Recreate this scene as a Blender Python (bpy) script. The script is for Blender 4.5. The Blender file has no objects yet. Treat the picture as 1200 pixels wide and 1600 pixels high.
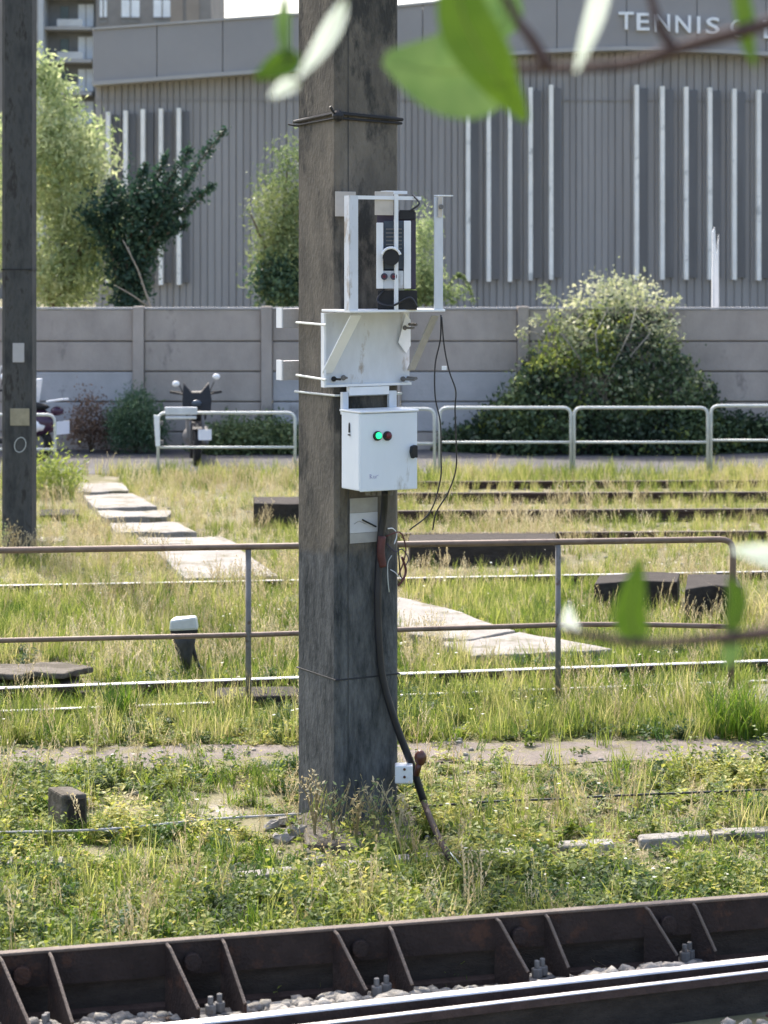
import bpy, math, random
import numpy as np
from mathutils import Vector, Matrix, Euler
R = math.radians
random.seed(7); rng = np.random.default_rng(7)
sc = bpy.context.scene
col = sc.collection

# ---------------------------------------------------------------- camera, world, sun, exposure
H = 2.85; F = 3500.0; HY = 415.0          # eye height, focal length in photo pixels, row of the horizon
cam_d = bpy.data.cameras.new("camera"); cam = bpy.data.objects.new("camera", cam_d); col.objects.link(cam)
cam.location = (0, 0, H); cam.rotation_euler = (R(90), 0, 0)
cam_d.sensor_width = 36; cam_d.lens = 36 * F / 1600
cam_d.shift_y = -(800 - HY) / 1600
cam_d.clip_start = 0.1; cam_d.clip_end = 2000
cam_d.dof.use_dof = True; cam_d.dof.focus_distance = 11.6; cam_d.dof.aperture_fstop = 4.8
sc.camera = cam
SUN_EL, SUN_AZ = 52.0, -24.0               # azimuth from +Y, clockwise positive
w = bpy.data.worlds.new("World"); sc.world = w; w.use_nodes = True
nt = w.node_tree; nt.nodes.clear()
o_ = nt.nodes.new("ShaderNodeOutputWorld"); b_ = nt.nodes.new("ShaderNodeBackground"); s_ = nt.nodes.new("ShaderNodeTexSky")
s_.sky_type = 'NISHITA'; s_.sun_disc = False; s_.sun_elevation = R(SUN_EL); s_.sun_rotation = R(SUN_AZ)
s_.air_density = 1.0; s_.dust_density = 5.0; s_.ozone_density = 1.0
b_.inputs[1].default_value = 0.15
nt.links.new(s_.outputs[0], b_.inputs[0]); nt.links.new(b_.outputs[0], o_.inputs[0])
sd = bpy.data.lights.new("sun", 'SUN'); sd.energy = 2.0; sd.angle = R(0.6); sd.color = (1, .95, .86)
so = bpy.data.objects.new("sun", sd); col.objects.link(so)
sv = Vector((math.sin(R(SUN_AZ)) * math.cos(R(SUN_EL)), math.cos(R(SUN_AZ)) * math.cos(R(SUN_EL)), math.sin(R(SUN_EL))))
so.rotation_euler = sv.to_track_quat('Z', 'Y').to_euler(); so.location = (0, 0, 30)
sc.view_settings.view_transform = 'Standard'; sc.view_settings.look = 'None'
sc.view_settings.exposure = 1.55; sc.view_settings.gamma = 1; sc.view_settings.use_curve_mapping = False
sc.cycles.max_bounces = 6; sc.cycles.transparent_max_bounces = 8

# ---------------------------------------------------------------- helpers
def at(px, py, Y):
    "point seen at a photo pixel, at distance Y"
    return Vector(((px - 600) * Y / F, Y, H - (py - HY) * Y / F))
def atz(px, py, z=0.0):
    "point at height z seen at a photo pixel"
    Y = (H - z) * F / (py - HY)
    return Vector(((px - 600) * Y / F, Y, z))

class MB:
    def __init__(s): s.v = []; s.f = []
    def add(s, vs, fs):
        n = len(s.v); s.v += [tuple(v) for v in vs]; s.f += [tuple(i + n for i in f) for f in fs]
    def hexa(s, p):   # 8 points: bottom 4 (ccw), top 4
        s.add(p, [(3, 2, 1, 0), (4, 5, 6, 7), (0, 1, 5, 4), (1, 2, 6, 5), (2, 3, 7, 6), (3, 0, 4, 7)])
    def box(s, c, d, rz=0, ry=0):
        x, y, z = d[0] / 2, d[1] / 2, d[2] / 2
        m = Matrix.Rotation(rz, 3, 'Z') @ Matrix.Rotation(ry, 3, 'Y'); c = Vector(c)
        s.hexa([c + m @ Vector(q) for q in ((-x, -y, -z), (x, -y, -z), (x, y, -z), (-x, y, -z), (-x, -y, z), (x, -y, z), (x, y, z), (-x, y, z))])
    def prism(s, poly, ext):
        n = len(poly); e = Vector(ext); P = [Vector(p) for p in poly]
        s.add(P + [p + e for p in P], [tuple(range(n))[::-1], tuple(range(n, 2 * n))] + [(i, (i + 1) % n, (i + 1) % n + n, i + n) for i in range(n)])
    def tube(s, pts, r, n=8, caps=True):
        P = [Vector(p) for p in pts]; rs = r if isinstance(r, (list, tuple)) else [r] * len(P)
        vs = []; ref = None
        for i, p in enumerate(P):
            d = (P[min(i + 1, len(P) - 1)] - P[max(i - 1, 0)]).normalized()
            if ref is None: ref = d.orthogonal().normalized()
            a = (ref - d * ref.dot(d)).normalized(); b = d.cross(a); ref = a
            vs += [p + (a * math.cos(2 * math.pi * k / n) + b * math.sin(2 * math.pi * k / n)) * rs[i] for k in range(n)]
        fs = [(i * n + k, i * n + (k + 1) % n, (i + 1) * n + (k + 1) % n, (i + 1) * n + k) for i in range(len(P) - 1) for k in range(n)]
        if caps: fs += [tuple(range(n))[::-1], tuple(range((len(P) - 1) * n, len(P) * n))]
        s.add(vs, fs)
    def ball(s, c, r, n=10, m=6, rz=0):
        c = Vector(c); r = Vector(r) if not isinstance(r, (int, float)) else Vector((r, r, r)); M = Matrix.Rotation(rz, 3, 'Z')
        vs = [c + M @ Vector((0, 0, -r.z))]
        for j in range(1, m):
            t = math.pi * j / m - math.pi / 2
            vs += [c + M @ Vector((r.x * math.cos(t) * math.cos(2 * math.pi * k / n), r.y * math.cos(t) * math.sin(2 * math.pi * k / n), r.z * math.sin(t))) for k in range(n)]
        vs.append(c + M @ Vector((0, 0, r.z))); L = len(vs) - 1
        fs = [(0, 1 + (k + 1) % n, 1 + k) for k in range(n)]
        for j in range(m - 2):
            fs += [(1 + j * n + k, 1 + j * n + (k + 1) % n, 1 + (j + 1) * n + (k + 1) % n, 1 + (j + 1) * n + k) for k in range(n)]
        fs += [(1 + (m - 2) * n + k, 1 + (m - 2) * n + (k + 1) % n, L) for k in range(n)]
        s.add(vs, fs)
    def build(s, name, mat, parent=None, smooth=False, bevel=0, label=None):
        # vertices are in world space unless the parent was made with local=True
        me = bpy.data.meshes.new(name)
        vs = s.v
        org = Vector((0, 0, 0)) if parent is None or parent.get('_loc') else chain_loc(parent)
        if parent is None and s.v:
            a = np.array(s.v); org = Vector((float(a[:, 0].mean()), float(a[:, 1].mean()), float(a[:, 2].min())))
        if org.length > 0: vs = [(x - org.x, y - org.y, z - org.z) for x, y, z in s.v]
        me.from_pydata(vs, [], s.f); me.update(); me.materials.append(mat)
        if smooth: me.shade_smooth()
        o = bpy.data.objects.new(name, me); col.objects.link(o)
        if parent is None: o.location = org
        else:
            o.parent = parent
            if parent.get('_loc'): o['_loc'] = 1
        if bevel:
            b = o.modifiers.new("bevel", 'BEVEL'); b.width = bevel; b.segments = 2; b.limit_method = 'ANGLE'
        if label: o['label'] = label
        return o
def chain_loc(o):
    l = Vector(o.location)
    while o.parent: o = o.parent; l = l + o.location
    return l
def thing(name, loc, label, cat, group=None, local=False, rz=0):
    o = bpy.data.objects.new(name, None); col.objects.link(o); o.location = loc; o.rotation_euler = (0, 0, rz); o.empty_display_size = .2
    if local: o['_loc'] = 1
    return tag(o, label, cat, group)
def tag(o, label, cat, group=None):
    o['label'] = label; o['category'] = cat
    if group: o['group'] = group
    return o
def kind(o, k): o['kind'] = k; return o
def arc_round(pts, rad, n=5):
    "round the inner corners of a polyline"
    P = [Vector(p) for p in pts]; out = [P[0]]
    for i in range(1, len(P) - 1):
        a = (P[i - 1] - P[i]).normalized(); b = (P[i + 1] - P[i]).normalized()
        p0, p2 = P[i] + a * rad, P[i] + b * rad
        for k in range(n + 1):
            t = k / n; out.append(p0 * (1 - t) ** 2 + P[i] * 2 * t * (1 - t) + p2 * t * t)
    return out + [P[-1]]
def smooth_path(pts, n=6):
    P = [Vector(p) for p in pts]; P = [P[0] * 2 - P[1]] + P + [P[-1] * 2 - P[-2]]; out = []
    for i in range(1, len(P) - 2):
        for k in range(n):
            t = k / n; a, b, c, d = P[i - 1], P[i], P[i + 1], P[i + 2]
            out.append(0.5 * ((2 * b) + (c - a) * t + (2 * a - 5 * b + 4 * c - d) * t * t + (3 * b - a - 3 * c + d) * t ** 3))
    return out + [P[-2]]

# ---------------------------------------------------------------- materials
def mat(name, c, rough=.8, var=.2, scale=4, stretch=(1, 1, 1), metal=0, bump=0, c2=None, spots=None, spot_scale=3, spot_at=.62, emit=None, objco=False, fine=None):
    m = bpy.data.materials.new(name); m.use_nodes = True; n = m.node_tree; N = n.nodes; L = n.links
    p = N['Principled BSDF']; p.inputs['Roughness'].default_value = rough; p.inputs['Metallic'].default_value = metal
    if rough > .6: p.inputs['Specular IOR Level'].default_value = .25
    g = N.new('ShaderNodeNewGeometry') if not objco else N.new('ShaderNodeTexCoord')
    mp = N.new('ShaderNodeMapping'); mp.inputs['Scale'].default_value = stretch
    L.new(g.outputs['Position' if not objco else 'Object'], mp.inputs[0])
    t = N.new('ShaderNodeTexNoise'); t.inputs['Scale'].default_value = scale; t.inputs['Detail'].default_value = 8; t.inputs['Roughness'].default_value = .65
    L.new(mp.outputs[0], t.inputs[0])
    r = N.new('ShaderNodeValToRGB'); r.color_ramp.elements[0].position = .3; r.color_ramp.elements[1].position = .7
    lo = tuple(x * (1 - var) for x in c) if c2 is None else c
    hi = tuple(min(1, x * (1 + var)) for x in c) if c2 is None else c2
    r.color_ramp.elements[0].color = (*lo, 1); r.color_ramp.elements[1].color = (*hi, 1)
    L.new(t.outputs[0], r.inputs[0]); out = r.outputs[0]
    if spots:
        t2 = N.new('ShaderNodeTexNoise'); t2.inputs['Scale'].default_value = spot_scale; t2.inputs['Detail'].default_value = 10; t2.inputs['Roughness'].default_value = .7
        L.new(mp.outputs[0], t2.inputs[0])
        r2 = N.new('ShaderNodeValToRGB'); r2.color_ramp.elements[0].position = spot_at - .04; r2.color_ramp.elements[1].position = spot_at + .05
        L.new(t2.outputs[0], r2.inputs[0]); mx = N.new('ShaderNodeMix'); mx.data_type = 'RGBA'
        L.new(r2.outputs[0], mx.inputs[0]); L.new(out, mx.inputs[6]); mx.inputs[7].default_value = (*spots, 1); out = mx.outputs[2]
    L.new(out, p.inputs['Base Color'])
    if bump:
        bt = N.new('ShaderNodeTexNoise'); bt.inputs['Scale'].default_value = fine or scale * 8; bt.inputs['Detail'].default_value = 6
        L.new(mp.outputs[0], bt.inputs[0]); b = N.new('ShaderNodeBump'); b.inputs['Strength'].default_value = bump; b.inputs['Distance'].default_value = .02
        L.new(bt.outputs[0], b.inputs['Height']); L.new(b.outputs[0], p.inputs['Normal'])
    if emit:
        p.inputs['Emission Color'].default_value = (*emit[0], 1); p.inputs['Emission Strength'].default_value = emit[1]
    m['out'] = 1
    return m
def leafmat(name, cols, rough=.5, trans=.45, big=.6):
    "foliage: colour differs from leaf to leaf (islands), from plant to plant, and slowly across the ground"
    m = bpy.data.materials.new(name); m.use_nodes = True; n = m.node_tree; N = n.nodes; L = n.links
    p = N['Principled BSDF']; p.inputs['Roughness'].default_value = rough; p.inputs['Specular IOR Level'].default_value = .3
    g = N.new('ShaderNodeNewGeometry'); oi = N.new('ShaderNodeObjectInfo')
    t = N.new('ShaderNodeTexNoise'); t.inputs['Scale'].default_value = big; t.inputs['Detail'].default_value = 4; L.new(g.outputs['Position'], t.inputs[0])
    a = N.new('ShaderNodeMath'); a.operation = 'MULTIPLY_ADD'; L.new(g.outputs['Random Per Island'], a.inputs[0]); a.inputs[1].default_value = .28; a.inputs[2].default_value = -.34
    b = N.new('ShaderNodeMath'); b.operation = 'MULTIPLY_ADD'; L.new(oi.outputs['Random'], b.inputs[0]); b.inputs[1].default_value = .4; L.new(a.outputs[0], b.inputs[2])
    c = N.new('ShaderNodeMath'); c.operation = 'ADD'; L.new(t.outputs[0], c.inputs[0]); L.new(b.outputs[0], c.inputs[1])
    r = N.new('ShaderNodeValToRGB'); el = r.color_ramp.elements
    while len(el) < len(cols): el.new(.5)
    for i, cc in enumerate(cols): el[i].position = .25 + .5 * i / max(1, len(cols) - 1); el[i].color = (*cc, 1)
    L.new(c.outputs[0], r.inputs[0]); L.new(r.outputs[0], p.inputs['Base Color'])
    tr = N.new('ShaderNodeBsdfTranslucent'); mx = N.new('ShaderNodeMixShader'); mx.inputs[0].default_value = trans
    hs = N.new('ShaderNodeHueSaturation'); hs.inputs['Hue'].default_value = .485; hs.inputs['Saturation'].default_value = 1.1; hs.inputs['Value'].default_value = 1.35
    L.new(r.outputs[0], hs.inputs['Color']); L.new(hs.outputs[0], tr.inputs[0])
    L.new(p.outputs[0], mx.inputs[1]); L.new(tr.outputs[0], mx.inputs[2]); L.new(mx.outputs[0], N['Material Output'].inputs[0])
    return m

M = {}
M['ground'] = mat("soil", (.12, .115, .055), .95, scale=1.2, c2=(.20, .18, .11), spots=(.26, .235, .19), spot_scale=2.6, spot_at=.57, bump=.8, fine=30)
M['sand'] = mat("sandy_path", (.17, .146, .128), .95, .22, 5, spots=(.16, .15, .07), spot_scale=4, spot_at=.56, bump=.6, fine=60)
M['asphalt'] = mat("asphalt", (.10, .096, .10), .9, .2, 2, bump=.4, fine=80, spots=(.13, .125, .12), spot_scale=1.3, spot_at=.58)
M['slab'] = mat("pale_concrete", (.26, .243, .222), .85, .22, 3, bump=.6, fine=40, spots=(.15, .14, .10), spot_scale=3.5, spot_at=.57)
M['oldc'] = mat("old_dirty_concrete", (.13, .115, .095), .9, .3, 4, bump=.8, fine=30, spots=(.07, .06, .045), spot_scale=4, spot_at=.52)
M['wallc'] = mat("wall_concrete", (.40, .35, .31), .9, .2, 1.3, stretch=(1, 1, .6), bump=.35, fine=30, spots=(.21, .19, .175), spot_scale=1.6, spot_at=.63)
M['wallc2'] = mat("newer_wall_concrete", (.43, .42, .42), .9, .15, 1.5, bump=.35, fine=30, spots=(.22, .21, .2), spot_scale=1.6, spot_at=.64)
M['clad'] = mat("grey_cladding", (.30, .288, .282), .6, .12, 1.5, stretch=(2, 2, .15))
M['clad2'] = mat("grey_cladding_weathered", (.275, .263, .258), .6, .14, 1.5, stretch=(2, 2, .15))
M['fascia'] = mat("grey_fascia", (.285, .275, .272), .55, .07, .6)
M['trim'] = mat("pale_trim", (.37, .36, .35), .5, .08, 1)
M['fin'] = mat("white_fin", (.86, .84, .79), .5, .12, 1.5, spots=(.5, .5, .48), spot_scale=2, spot_at=.62)
M['strip'] = mat("dark_strip_grey", (.14, .14, .15), .35, .25, .8, stretch=(3, 3, .3))
M['rust'] = mat("rusty_steel", (.030, .021, .019), .75, .35, 9, bump=.4, spots=(.065, .034, .024), spot_scale=7, spot_at=.58)
M['edge'] = mat("pale_rust_edge", (.15, .12, .10), .7, .25, 12, bump=.3)  # lighter brown for beam flange, gusset edges and far rail tops
M['railtop'] = mat("polished_rail", (.70, .68, .66), .42, .2, 4, metal=.85)
M['railside'] = mat("rail_side", (.055, .036, .03), .8, .4, 8, bump=.4)
M['dark'] = mat("tarred_timber_and_shade", (.04, .034, .03), .9, .4, 6, stretch=(1, 4, 4), bump=.5)
M['pipe'] = mat("weathered_pipe", (.17, .12, .09), .6, .3, 7, stretch=(1, 1, 1), spots=(.10, .055, .04), spot_scale=9, spot_at=.6)
M['postg'] = mat("grey_pipe", (.17, .165, .16), .65, .3, 8, spots=(.10, .07, .05), spot_scale=12, spot_at=.6)
M['galv'] = mat("galvanised_tube", (.52, .55, .54), .45, .15, 8)
M['white'] = mat("white_paint", (.80, .82, .84), .45, .06, 6)
M['whited'] = mat("dirty_white_paint", (.60, .63, .67), .55, .16, 5, stretch=(1, 1, .4), spots=(.34, .29, .24), spot_scale=8, spot_at=.63)
M['boxw'] = mat("cabinet_enamel", (.71, .765, .82), .42, .07, 3, stretch=(1, 1, .35), spots=(.45, .46, .45), spot_scale=7, spot_at=.66)
M['cream'] = mat("cream_card", (.55, .50, .44), .7, .12, 9)
M['tan'] = mat("tan_card", (.30, .27, .19), .7, .2, 12)
M['paper'] = mat("notice_paper", (.56, .57, .60), .7, .08, 9)
M['paperd'] = mat("grimy_paper", (.36, .35, .33), .8, .15, 9)
M['black'] = mat("black_plastic", (.008, .008, .010), .6, .2, 6)
M['rubber'] = mat("black_cable", (.015, .016, .022), .45, .3, 9)
M['redr'] = mat("reddish_sleeve", (.10, .03, .028), .6, .3, 15)
M['plum'] = mat("plum_parts_and_shade", (.045, .035, .065), .5, .2, 6)
M['teal'] = mat("dark_blue_glass", (.05, .07, .10), .2, .3, 12)
M['green_on'] = mat("green_lens", (.02, .5, .2), .3, .05, 5, emit=((.02, 1, .32), .55))
M['red_off'] = mat("dark_red_lens", (.14, .015, .03), .25, .1, 5)
M['ink'] = mat("violet_ink", (.22, .2, .42), .7, .1, 5)
M['mirror'] = mat("white_shell", (.85, .85, .87), .2, .03, 5)
M['purple'] = mat("plum_fairing", (.05, .02, .045), .25, .1, 5)
M['tyre'] = mat("tyre_rubber", (.02, .02, .02), .8, .2, 9)
M['plate'] = mat("plate_white", (.8, .8, .84), .4, .03, 5)
M['ceram'] = mat("white_ceramic", (.75, .76, .76), .35, .06, 9)
M['brownk'] = mat("brown_insulator", (.09, .03, .02), .3, .3, 9)
M['bark'] = mat("bark", (.13, .10, .07), .9, .3, 9, bump=.5)
M['palebark'] = mat("pale_bark", (.30, .27, .22), .9, .25, 9, bump=.4)
M['twig'] = mat("twig_bark", (.085, .055, .05), .8, .3, 30, bump=.3)
M['stone'] = mat("ballast_stone", (.30, .28, .25), .9, .45, 22, bump=.4)
M['tower'] = mat("tower_panel", (.25, .235, .22), .85, .15, .5)
M['tower2'] = mat("tower_panel_tan", (.30, .26, .22), .85, .1, .5)
M['towerdark'] = mat("tower_recess", (.22, .22, .215), .85, .2, .6)
M['towerlight'] = mat("tower_column", (.50, .52, .53), .8, .12, .6)
M['glassw'] = mat("curtained_window", (.85, .88, .90), .6, .12, .8)
M['glassd'] = mat("dark_window", (.06, .09, .09), .15, .3, .5)

M['deep'] = leafmat("deep_green_leaves", [(.018, .05, .02), (.04, .09, .03), (.09, .15, .04)], .5, .4, 2)
M['grass'] = leafmat("grass_blades", [(.06, .10, .022), (.155, .21, .05), (.28, .31, .10), (.42, .39, .19)], .6, .5, .5)
M['grassg'] = leafmat("green_grass_blades", [(.03, .08, .016), (.08, .155, .025), (.17, .24, .045), (.30, .33, .10)], .6, .5, .8)
M['weed'] = leafmat("weed_leaves", [(.035, .07, .022), (.10, .15, .035), (.22, .27, .06), (.40, .39, .13)], .5, .45, 1.2)
M['straw'] = leafmat("straw_stalks", [(.30, .26, .14), (.42, .37, .22), (.55, .50, .34)], .7, .35, .8)
M['daisy'] = leafmat("white_petals", [(.7, .7, .62), (.8, .8, .75)], .7, .3, 1)
M['lightleaf'] = leafmat("light_tree_leaves", [(.08, .13, .06), (.20, .27, .13), (.34, .41, .21), (.50, .54, .32)], .5, .5, .7)
M['darkleaf'] = leafmat("dark_shrub_leaves", [(.03, .065, .045), (.07, .13, .08), (.14, .22, .12)], .5, .32, .8)
M['midleaf'] = leafmat("mid_shrub_leaves", [(.10, .15, .07), (.17, .23, .10), (.28, .33, .15)], .5, .35, .8)
M['ivy'] = leafmat("creeper_leaves", [(.035, .06, .035), (.10, .15, .07), (.22, .28, .13)], .45, .25, 1.2)
M['bloom'] = leafmat("pale_creeper_blossom", [(.20, .25, .13), (.38, .41, .25), (.58, .58, .42)], .7, .35, 1.5)
M['yleaf'] = leafmat("yellow_green_leaves", [(.20, .26, .07), (.30, .36, .10), (.40, .45, .15)], .5, .45, 1.5)
M['redleaf'] = leafmat("dry_russet_leaves", [(.16, .11, .08), (.24, .17, .12), (.32, .24, .17)], .7, .3, 1)
M['nearleaf'] = leafmat("light_green_near_leaves", [(.05, .10, .035), (.07, .135, .045), (.10, .17, .06)], .5, .45, 40)  # lighter green of the two near leaf colours
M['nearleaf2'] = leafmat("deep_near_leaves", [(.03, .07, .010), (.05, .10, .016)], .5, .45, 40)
M['paleleaf'] = leafmat("glare_pale_leaves", [(.55, .62, .55), (.66, .72, .66)], .35, .4, 3)  # white reflected light on near leaves, painted as a pale leaf colour

# pole concrete: streaked, tarred below a ragged line
def pole_mat():
    m = mat("pole_concrete", (.072, .067, .058), .9, .3, 2.6, stretch=(1.7, 1.7, .75), c2=(.21, .185, .15), spots=(.048, .047, .043), spot_scale=2.2, spot_at=.55, bump=.6, fine=40)
    n = m.node_tree; N = n.nodes; L = n.links; p = N['Principled BSDF']
    src = p.inputs['Base Color'].links[0].from_socket
    g = N.new('ShaderNodeNewGeometry'); sx = N.new('ShaderNodeSeparateXYZ'); L.new(g.outputs['Position'], sx.inputs[0])
    t = N.new('ShaderNodeTexNoise'); t.inputs['Scale'].default_value = 14; t.inputs['Detail'].default_value = 8; L.new(g.outputs['Position'], t.inputs[0])
    a = N.new('ShaderNodeMath'); a.operation = 'MULTIPLY_ADD'; L.new(t.outputs[0], a.inputs[0]); a.inputs[1].default_value = .16; L.new(sx.outputs[2], a.inputs[2])
    c = N.new('ShaderNodeMapRange'); L.new(a.outputs[0], c.inputs[0]); c.inputs[1].default_value = 1.44; c.inputs[2].default_value = 1.50; c.inputs[3].default_value = 1; c.inputs[4].default_value = 0
    mx = N.new('ShaderNodeMix'); mx.data_type = 'RGBA'; L.new(c.outputs[0], mx.inputs[0]); L.new(src, mx.inputs[6])
    t2 = N.new('ShaderNodeTexNoise'); t2.inputs['Scale'].default_value = 9; t2.inputs['Detail'].default_value = 10; t2.inputs['Roughness'].default_value = .75
    mp = N.new('ShaderNodeMapping'); mp.inputs['Scale'].default_value = (1.5, 1.5, .4); L.new(g.outputs['Position'], mp.inputs[0]); L.new(mp.outputs[0], t2.inputs[0])
    r = N.new('ShaderNodeValToRGB'); r.color_ramp.elements[0].position = .35; r.color_ramp.elements[0].color = (.03, .034, .036, 1); r.color_ramp.elements[1].position = .75; r.color_ramp.elements[1].color = (.20, .20, .195, 1)
    L.new(t2.outputs[0], r.inputs[0]); L.new(r.outputs[0], mx.inputs[7]); L.new(mx.outputs[2], p.inputs['Base Color'])
    return m
M['pole'] = pole_mat()
M['pole2'] = mat("dark_pole", (.035, .037, .038), .9, .3, 6, stretch=(1.5, 1.5, .5), c2=(.11, .11, .105), spots=(.04, .038, .036), spot_scale=6, spot_at=.58, bump=.5)

# ---------------------------------------------------------------- setting
b = MB(); b.add([(-600, -60, 0), (600, -60, 0), (600, 900, 0), (-600, 900, 0)], [(0, 1, 2, 3)])
kind(b.build("ground", M['ground']), 'structure')
def strip(name, y0, y1, x0, x1, z, m, jag=0, n=60):
    b = MB(); vs = []
    for i in range(n + 1):
        x = x0 + (x1 - x0) * i / n
        vs += [(x, y0(x) + random.uniform(-jag, jag), z), (x, y1(x) + random.uniform(-jag, jag), z)]
    b.add(vs, [(2 * i, 2 * i + 2, 2 * i + 3, 2 * i + 1) for i in range(n)])
    return kind(b.build(name, m), 'structure')
strip("road", lambda x: 30.6, lambda x: 34.9, -40, 40, .006, M['asphalt'], .06)
strip("footpath", lambda x: 12.75 + .06 * x, lambda x: 13.32 + .06 * x, -6, 6, .006, M['sand'], .07)

# concrete wall: posts and stacked planks
WY = 34.65
wl = thing("concrete_wall", (0, WY, 0), "long grey concrete plank wall standing in front of the tennis building", "wall")
bay = 200 * WY / F
def wx(px): return (px - 600) * WY / F
hrows = [(0.0, .27), (.288, .737), (.755, 1.204), (1.222, 1.67), (1.688, 2.17)]
for k in range(-4, 8):
    xa = wx(17 + 200 * k); xb = xa + bay
    b = MB(); b.box((xa, WY - .01, 1.1), (.17, .20, 2.24)); b.build("post", M['wallc'], wl, bevel=.012)
    b = MB(); b.box(((xa + xb) / 2, WY + .075, 1.08), (bay - .18, .05, 2.15)); b.build('backing', M['wallc'], wl)
    for j, (z0, z1) in enumerate(hrows):
        b = MB(); dy = random.uniform(-.006, .006)
        b.box(((xa + xb) / 2, WY + dy, (z0 + z1) / 2), (bay - .18, .08, z1 - z0))
        light = (k == 0 and j in (1, 2)) or (k in (2, 3) and j in (1, 2)) or (k == 3 and j == 1)
        b.build("panel", M['wallc2'] if light else M['wallc'], wl, bevel=.014)
    b = MB(); b.box(((xa + xb) / 2, WY, 2.19), (bay - .18, .12, .03)); b.build("coping", M['wallc2'], wl, bevel=.005)

# tennis hall
BY = 55.0; SB = F / BY
def bx(px): return (px - 600) / SB
def bz(py): return H - (py - HY) / SB
hall = thing("tennis_hall", (bx(700), BY, 0), "long grey ribbed sports hall with white vertical fins behind the wall", "building")
low = [(148, 135), (465, 112), (700, 97), (800, 86), (1010, 79), (1200, 89), (1500, 118), (1800, 150)]
def lowline(px):
    for (a, ya), (c, yc) in zip(low, low[1:]):
        if a <= px <= c: return ya + (yc - ya) * (px - a) / (c - a)
    return low[0][1] if px < low[0][0] else low[-1][1]
def topline(px): return lowline(px) - 86 - (4 if px > 600 else 0)
b = MB()
prof = [(bx(148), 0)] + [(bx(p), bz(topline(p) + 4)) for p in (148, 465, 620, 800, 1010, 1200, 1500, 1800)] + [(bx(1800), 0)]
b.prism([(x, BY + .25, z) for x, z in prof], (0, 26, 0)); b.build("core", M['clad'], hall)
x = 149.0; i = 0
while x < 1790:
    wpx = 10.3 + random.uniform(-.6, .6) if (x < 960 or x > 1250) else 12.4
    if 300 < x < 460: wpx = 11.2
    x1 = x + wpx; zt = min(bz(lowline(x)), bz(lowline(x1))) + .3
    b = MB(); xa, xb_ = bx(x), bx(x1); rib = .02
    poly = [(xa, BY + .2, 0), (xa, BY + .022, 0), (xa + rib, BY, 0), (xb_ - rib * 1.3, BY, 0), (xb_ - .004, BY + .026, 0), (xb_ - .004, BY + .2, 0)]
    b.prism([Vector(p) + Vector((0, random.uniform(0, .012), .0)) for p in poly][::-1], (0, 0, zt))
    b.build("cladding_board", M['clad2'] if random.random() < .3 else M['clad'], hall); x = x1; i += 1
fj = [148, 248, 350, 452, 560, 660, 760, 868, 976, 1085, 1192, 1300, 1410, 1520, 1640, 1800]
for a, c in zip(fj, fj[1:]):
    b = MB(); g = .5
    b.prism([(bx(a + g), BY - .45, bz(lowline(a) - 4)), (bx(c - g), BY - .45, bz(lowline(c) - 4)), (bx(c - g), BY - .45, bz(topline(c))), (bx(a + g), BY - .45, bz(topline(a)))], (0, .6, 0))
    b.build("fascia_panel", M['fascia'], hall, bevel=.01)
    b = MB()
    b.prism([(bx(a), BY - .52, bz(lowline(a) + 1)), (bx(c), BY - .52, bz(lowline(c) + 1)), (bx(c), BY - .52, bz(lowline(c) - 5)), (bx(a), BY - .52, bz(lowline(a) - 5))], (0, .5, 0))
    b.build("fascia_trim", M['trim'], hall)
    b = MB()
    b.prism([(bx(a), BY - .5, bz(topline(a) + 1)), (bx(c), BY - .5, bz(topline(c) + 1)), (bx(c), BY - .5, bz(topline(c) - 2.5)), (bx(a), BY - .5, bz(topline(a) - 2.5))], (0, .7, 0))
    b.build("roof_edge", M['trim'], hall)
fins = [(171, 176, 446), (198, 174, 446), (225, 172, 446), (253, 171, 445), (281, 170, 445)]
fins += [(731, 150, 440), (763, 148, 440), (796, 145, 440), (828, 138, 438), (860, 134, 437)]
fins += [(993, 134, 437), (1033, 136, 437), (1070, 137, 437), (1107, 138, 437), (1145, 140, 437), (1183, 142, 438), (1222, 145, 438)]
for x, y0, y1 in fins:
    g = 11 if x < 300 else (13 if x < 900 else 15)
    b = MB(); b.box((bx(x), BY - .16, (bz(y0) + bz(y1)) / 2), (.10, .30, bz(y0) - bz(y1))); b.build("fin", M['fin'], hall)
    b = MB(); b.box((bx(x) + (g / 2 + 4) / SB, BY - .01, (bz(y0 + 4) + bz(y1 - 3)) / 2), (g / SB, .07, bz(y0 + 4) - bz(y1 - 3))); b.build("dark_strip", M['strip'], hall)  # dark grey strip to the right of each fin
b = MB()
for a, c in ((148, 465), (620, 1300)):
    n = 8
    for k in range(n):
        pa, pc = a + (c - a) * k / n, a + (c - a) * (k + 1) / n; o1 = 22 if a < 400 else 36 - 0
        b.prism([(bx(pa), BY - .03, bz(157.5)), (bx(pc), BY - .03, bz(157.5)), (bx(pc), BY - .03, bz(156)), (bx(pa), BY - .03, bz(156))], (0, .03, 0))
b.build("joint_line", M['clad2'], hall)
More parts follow.
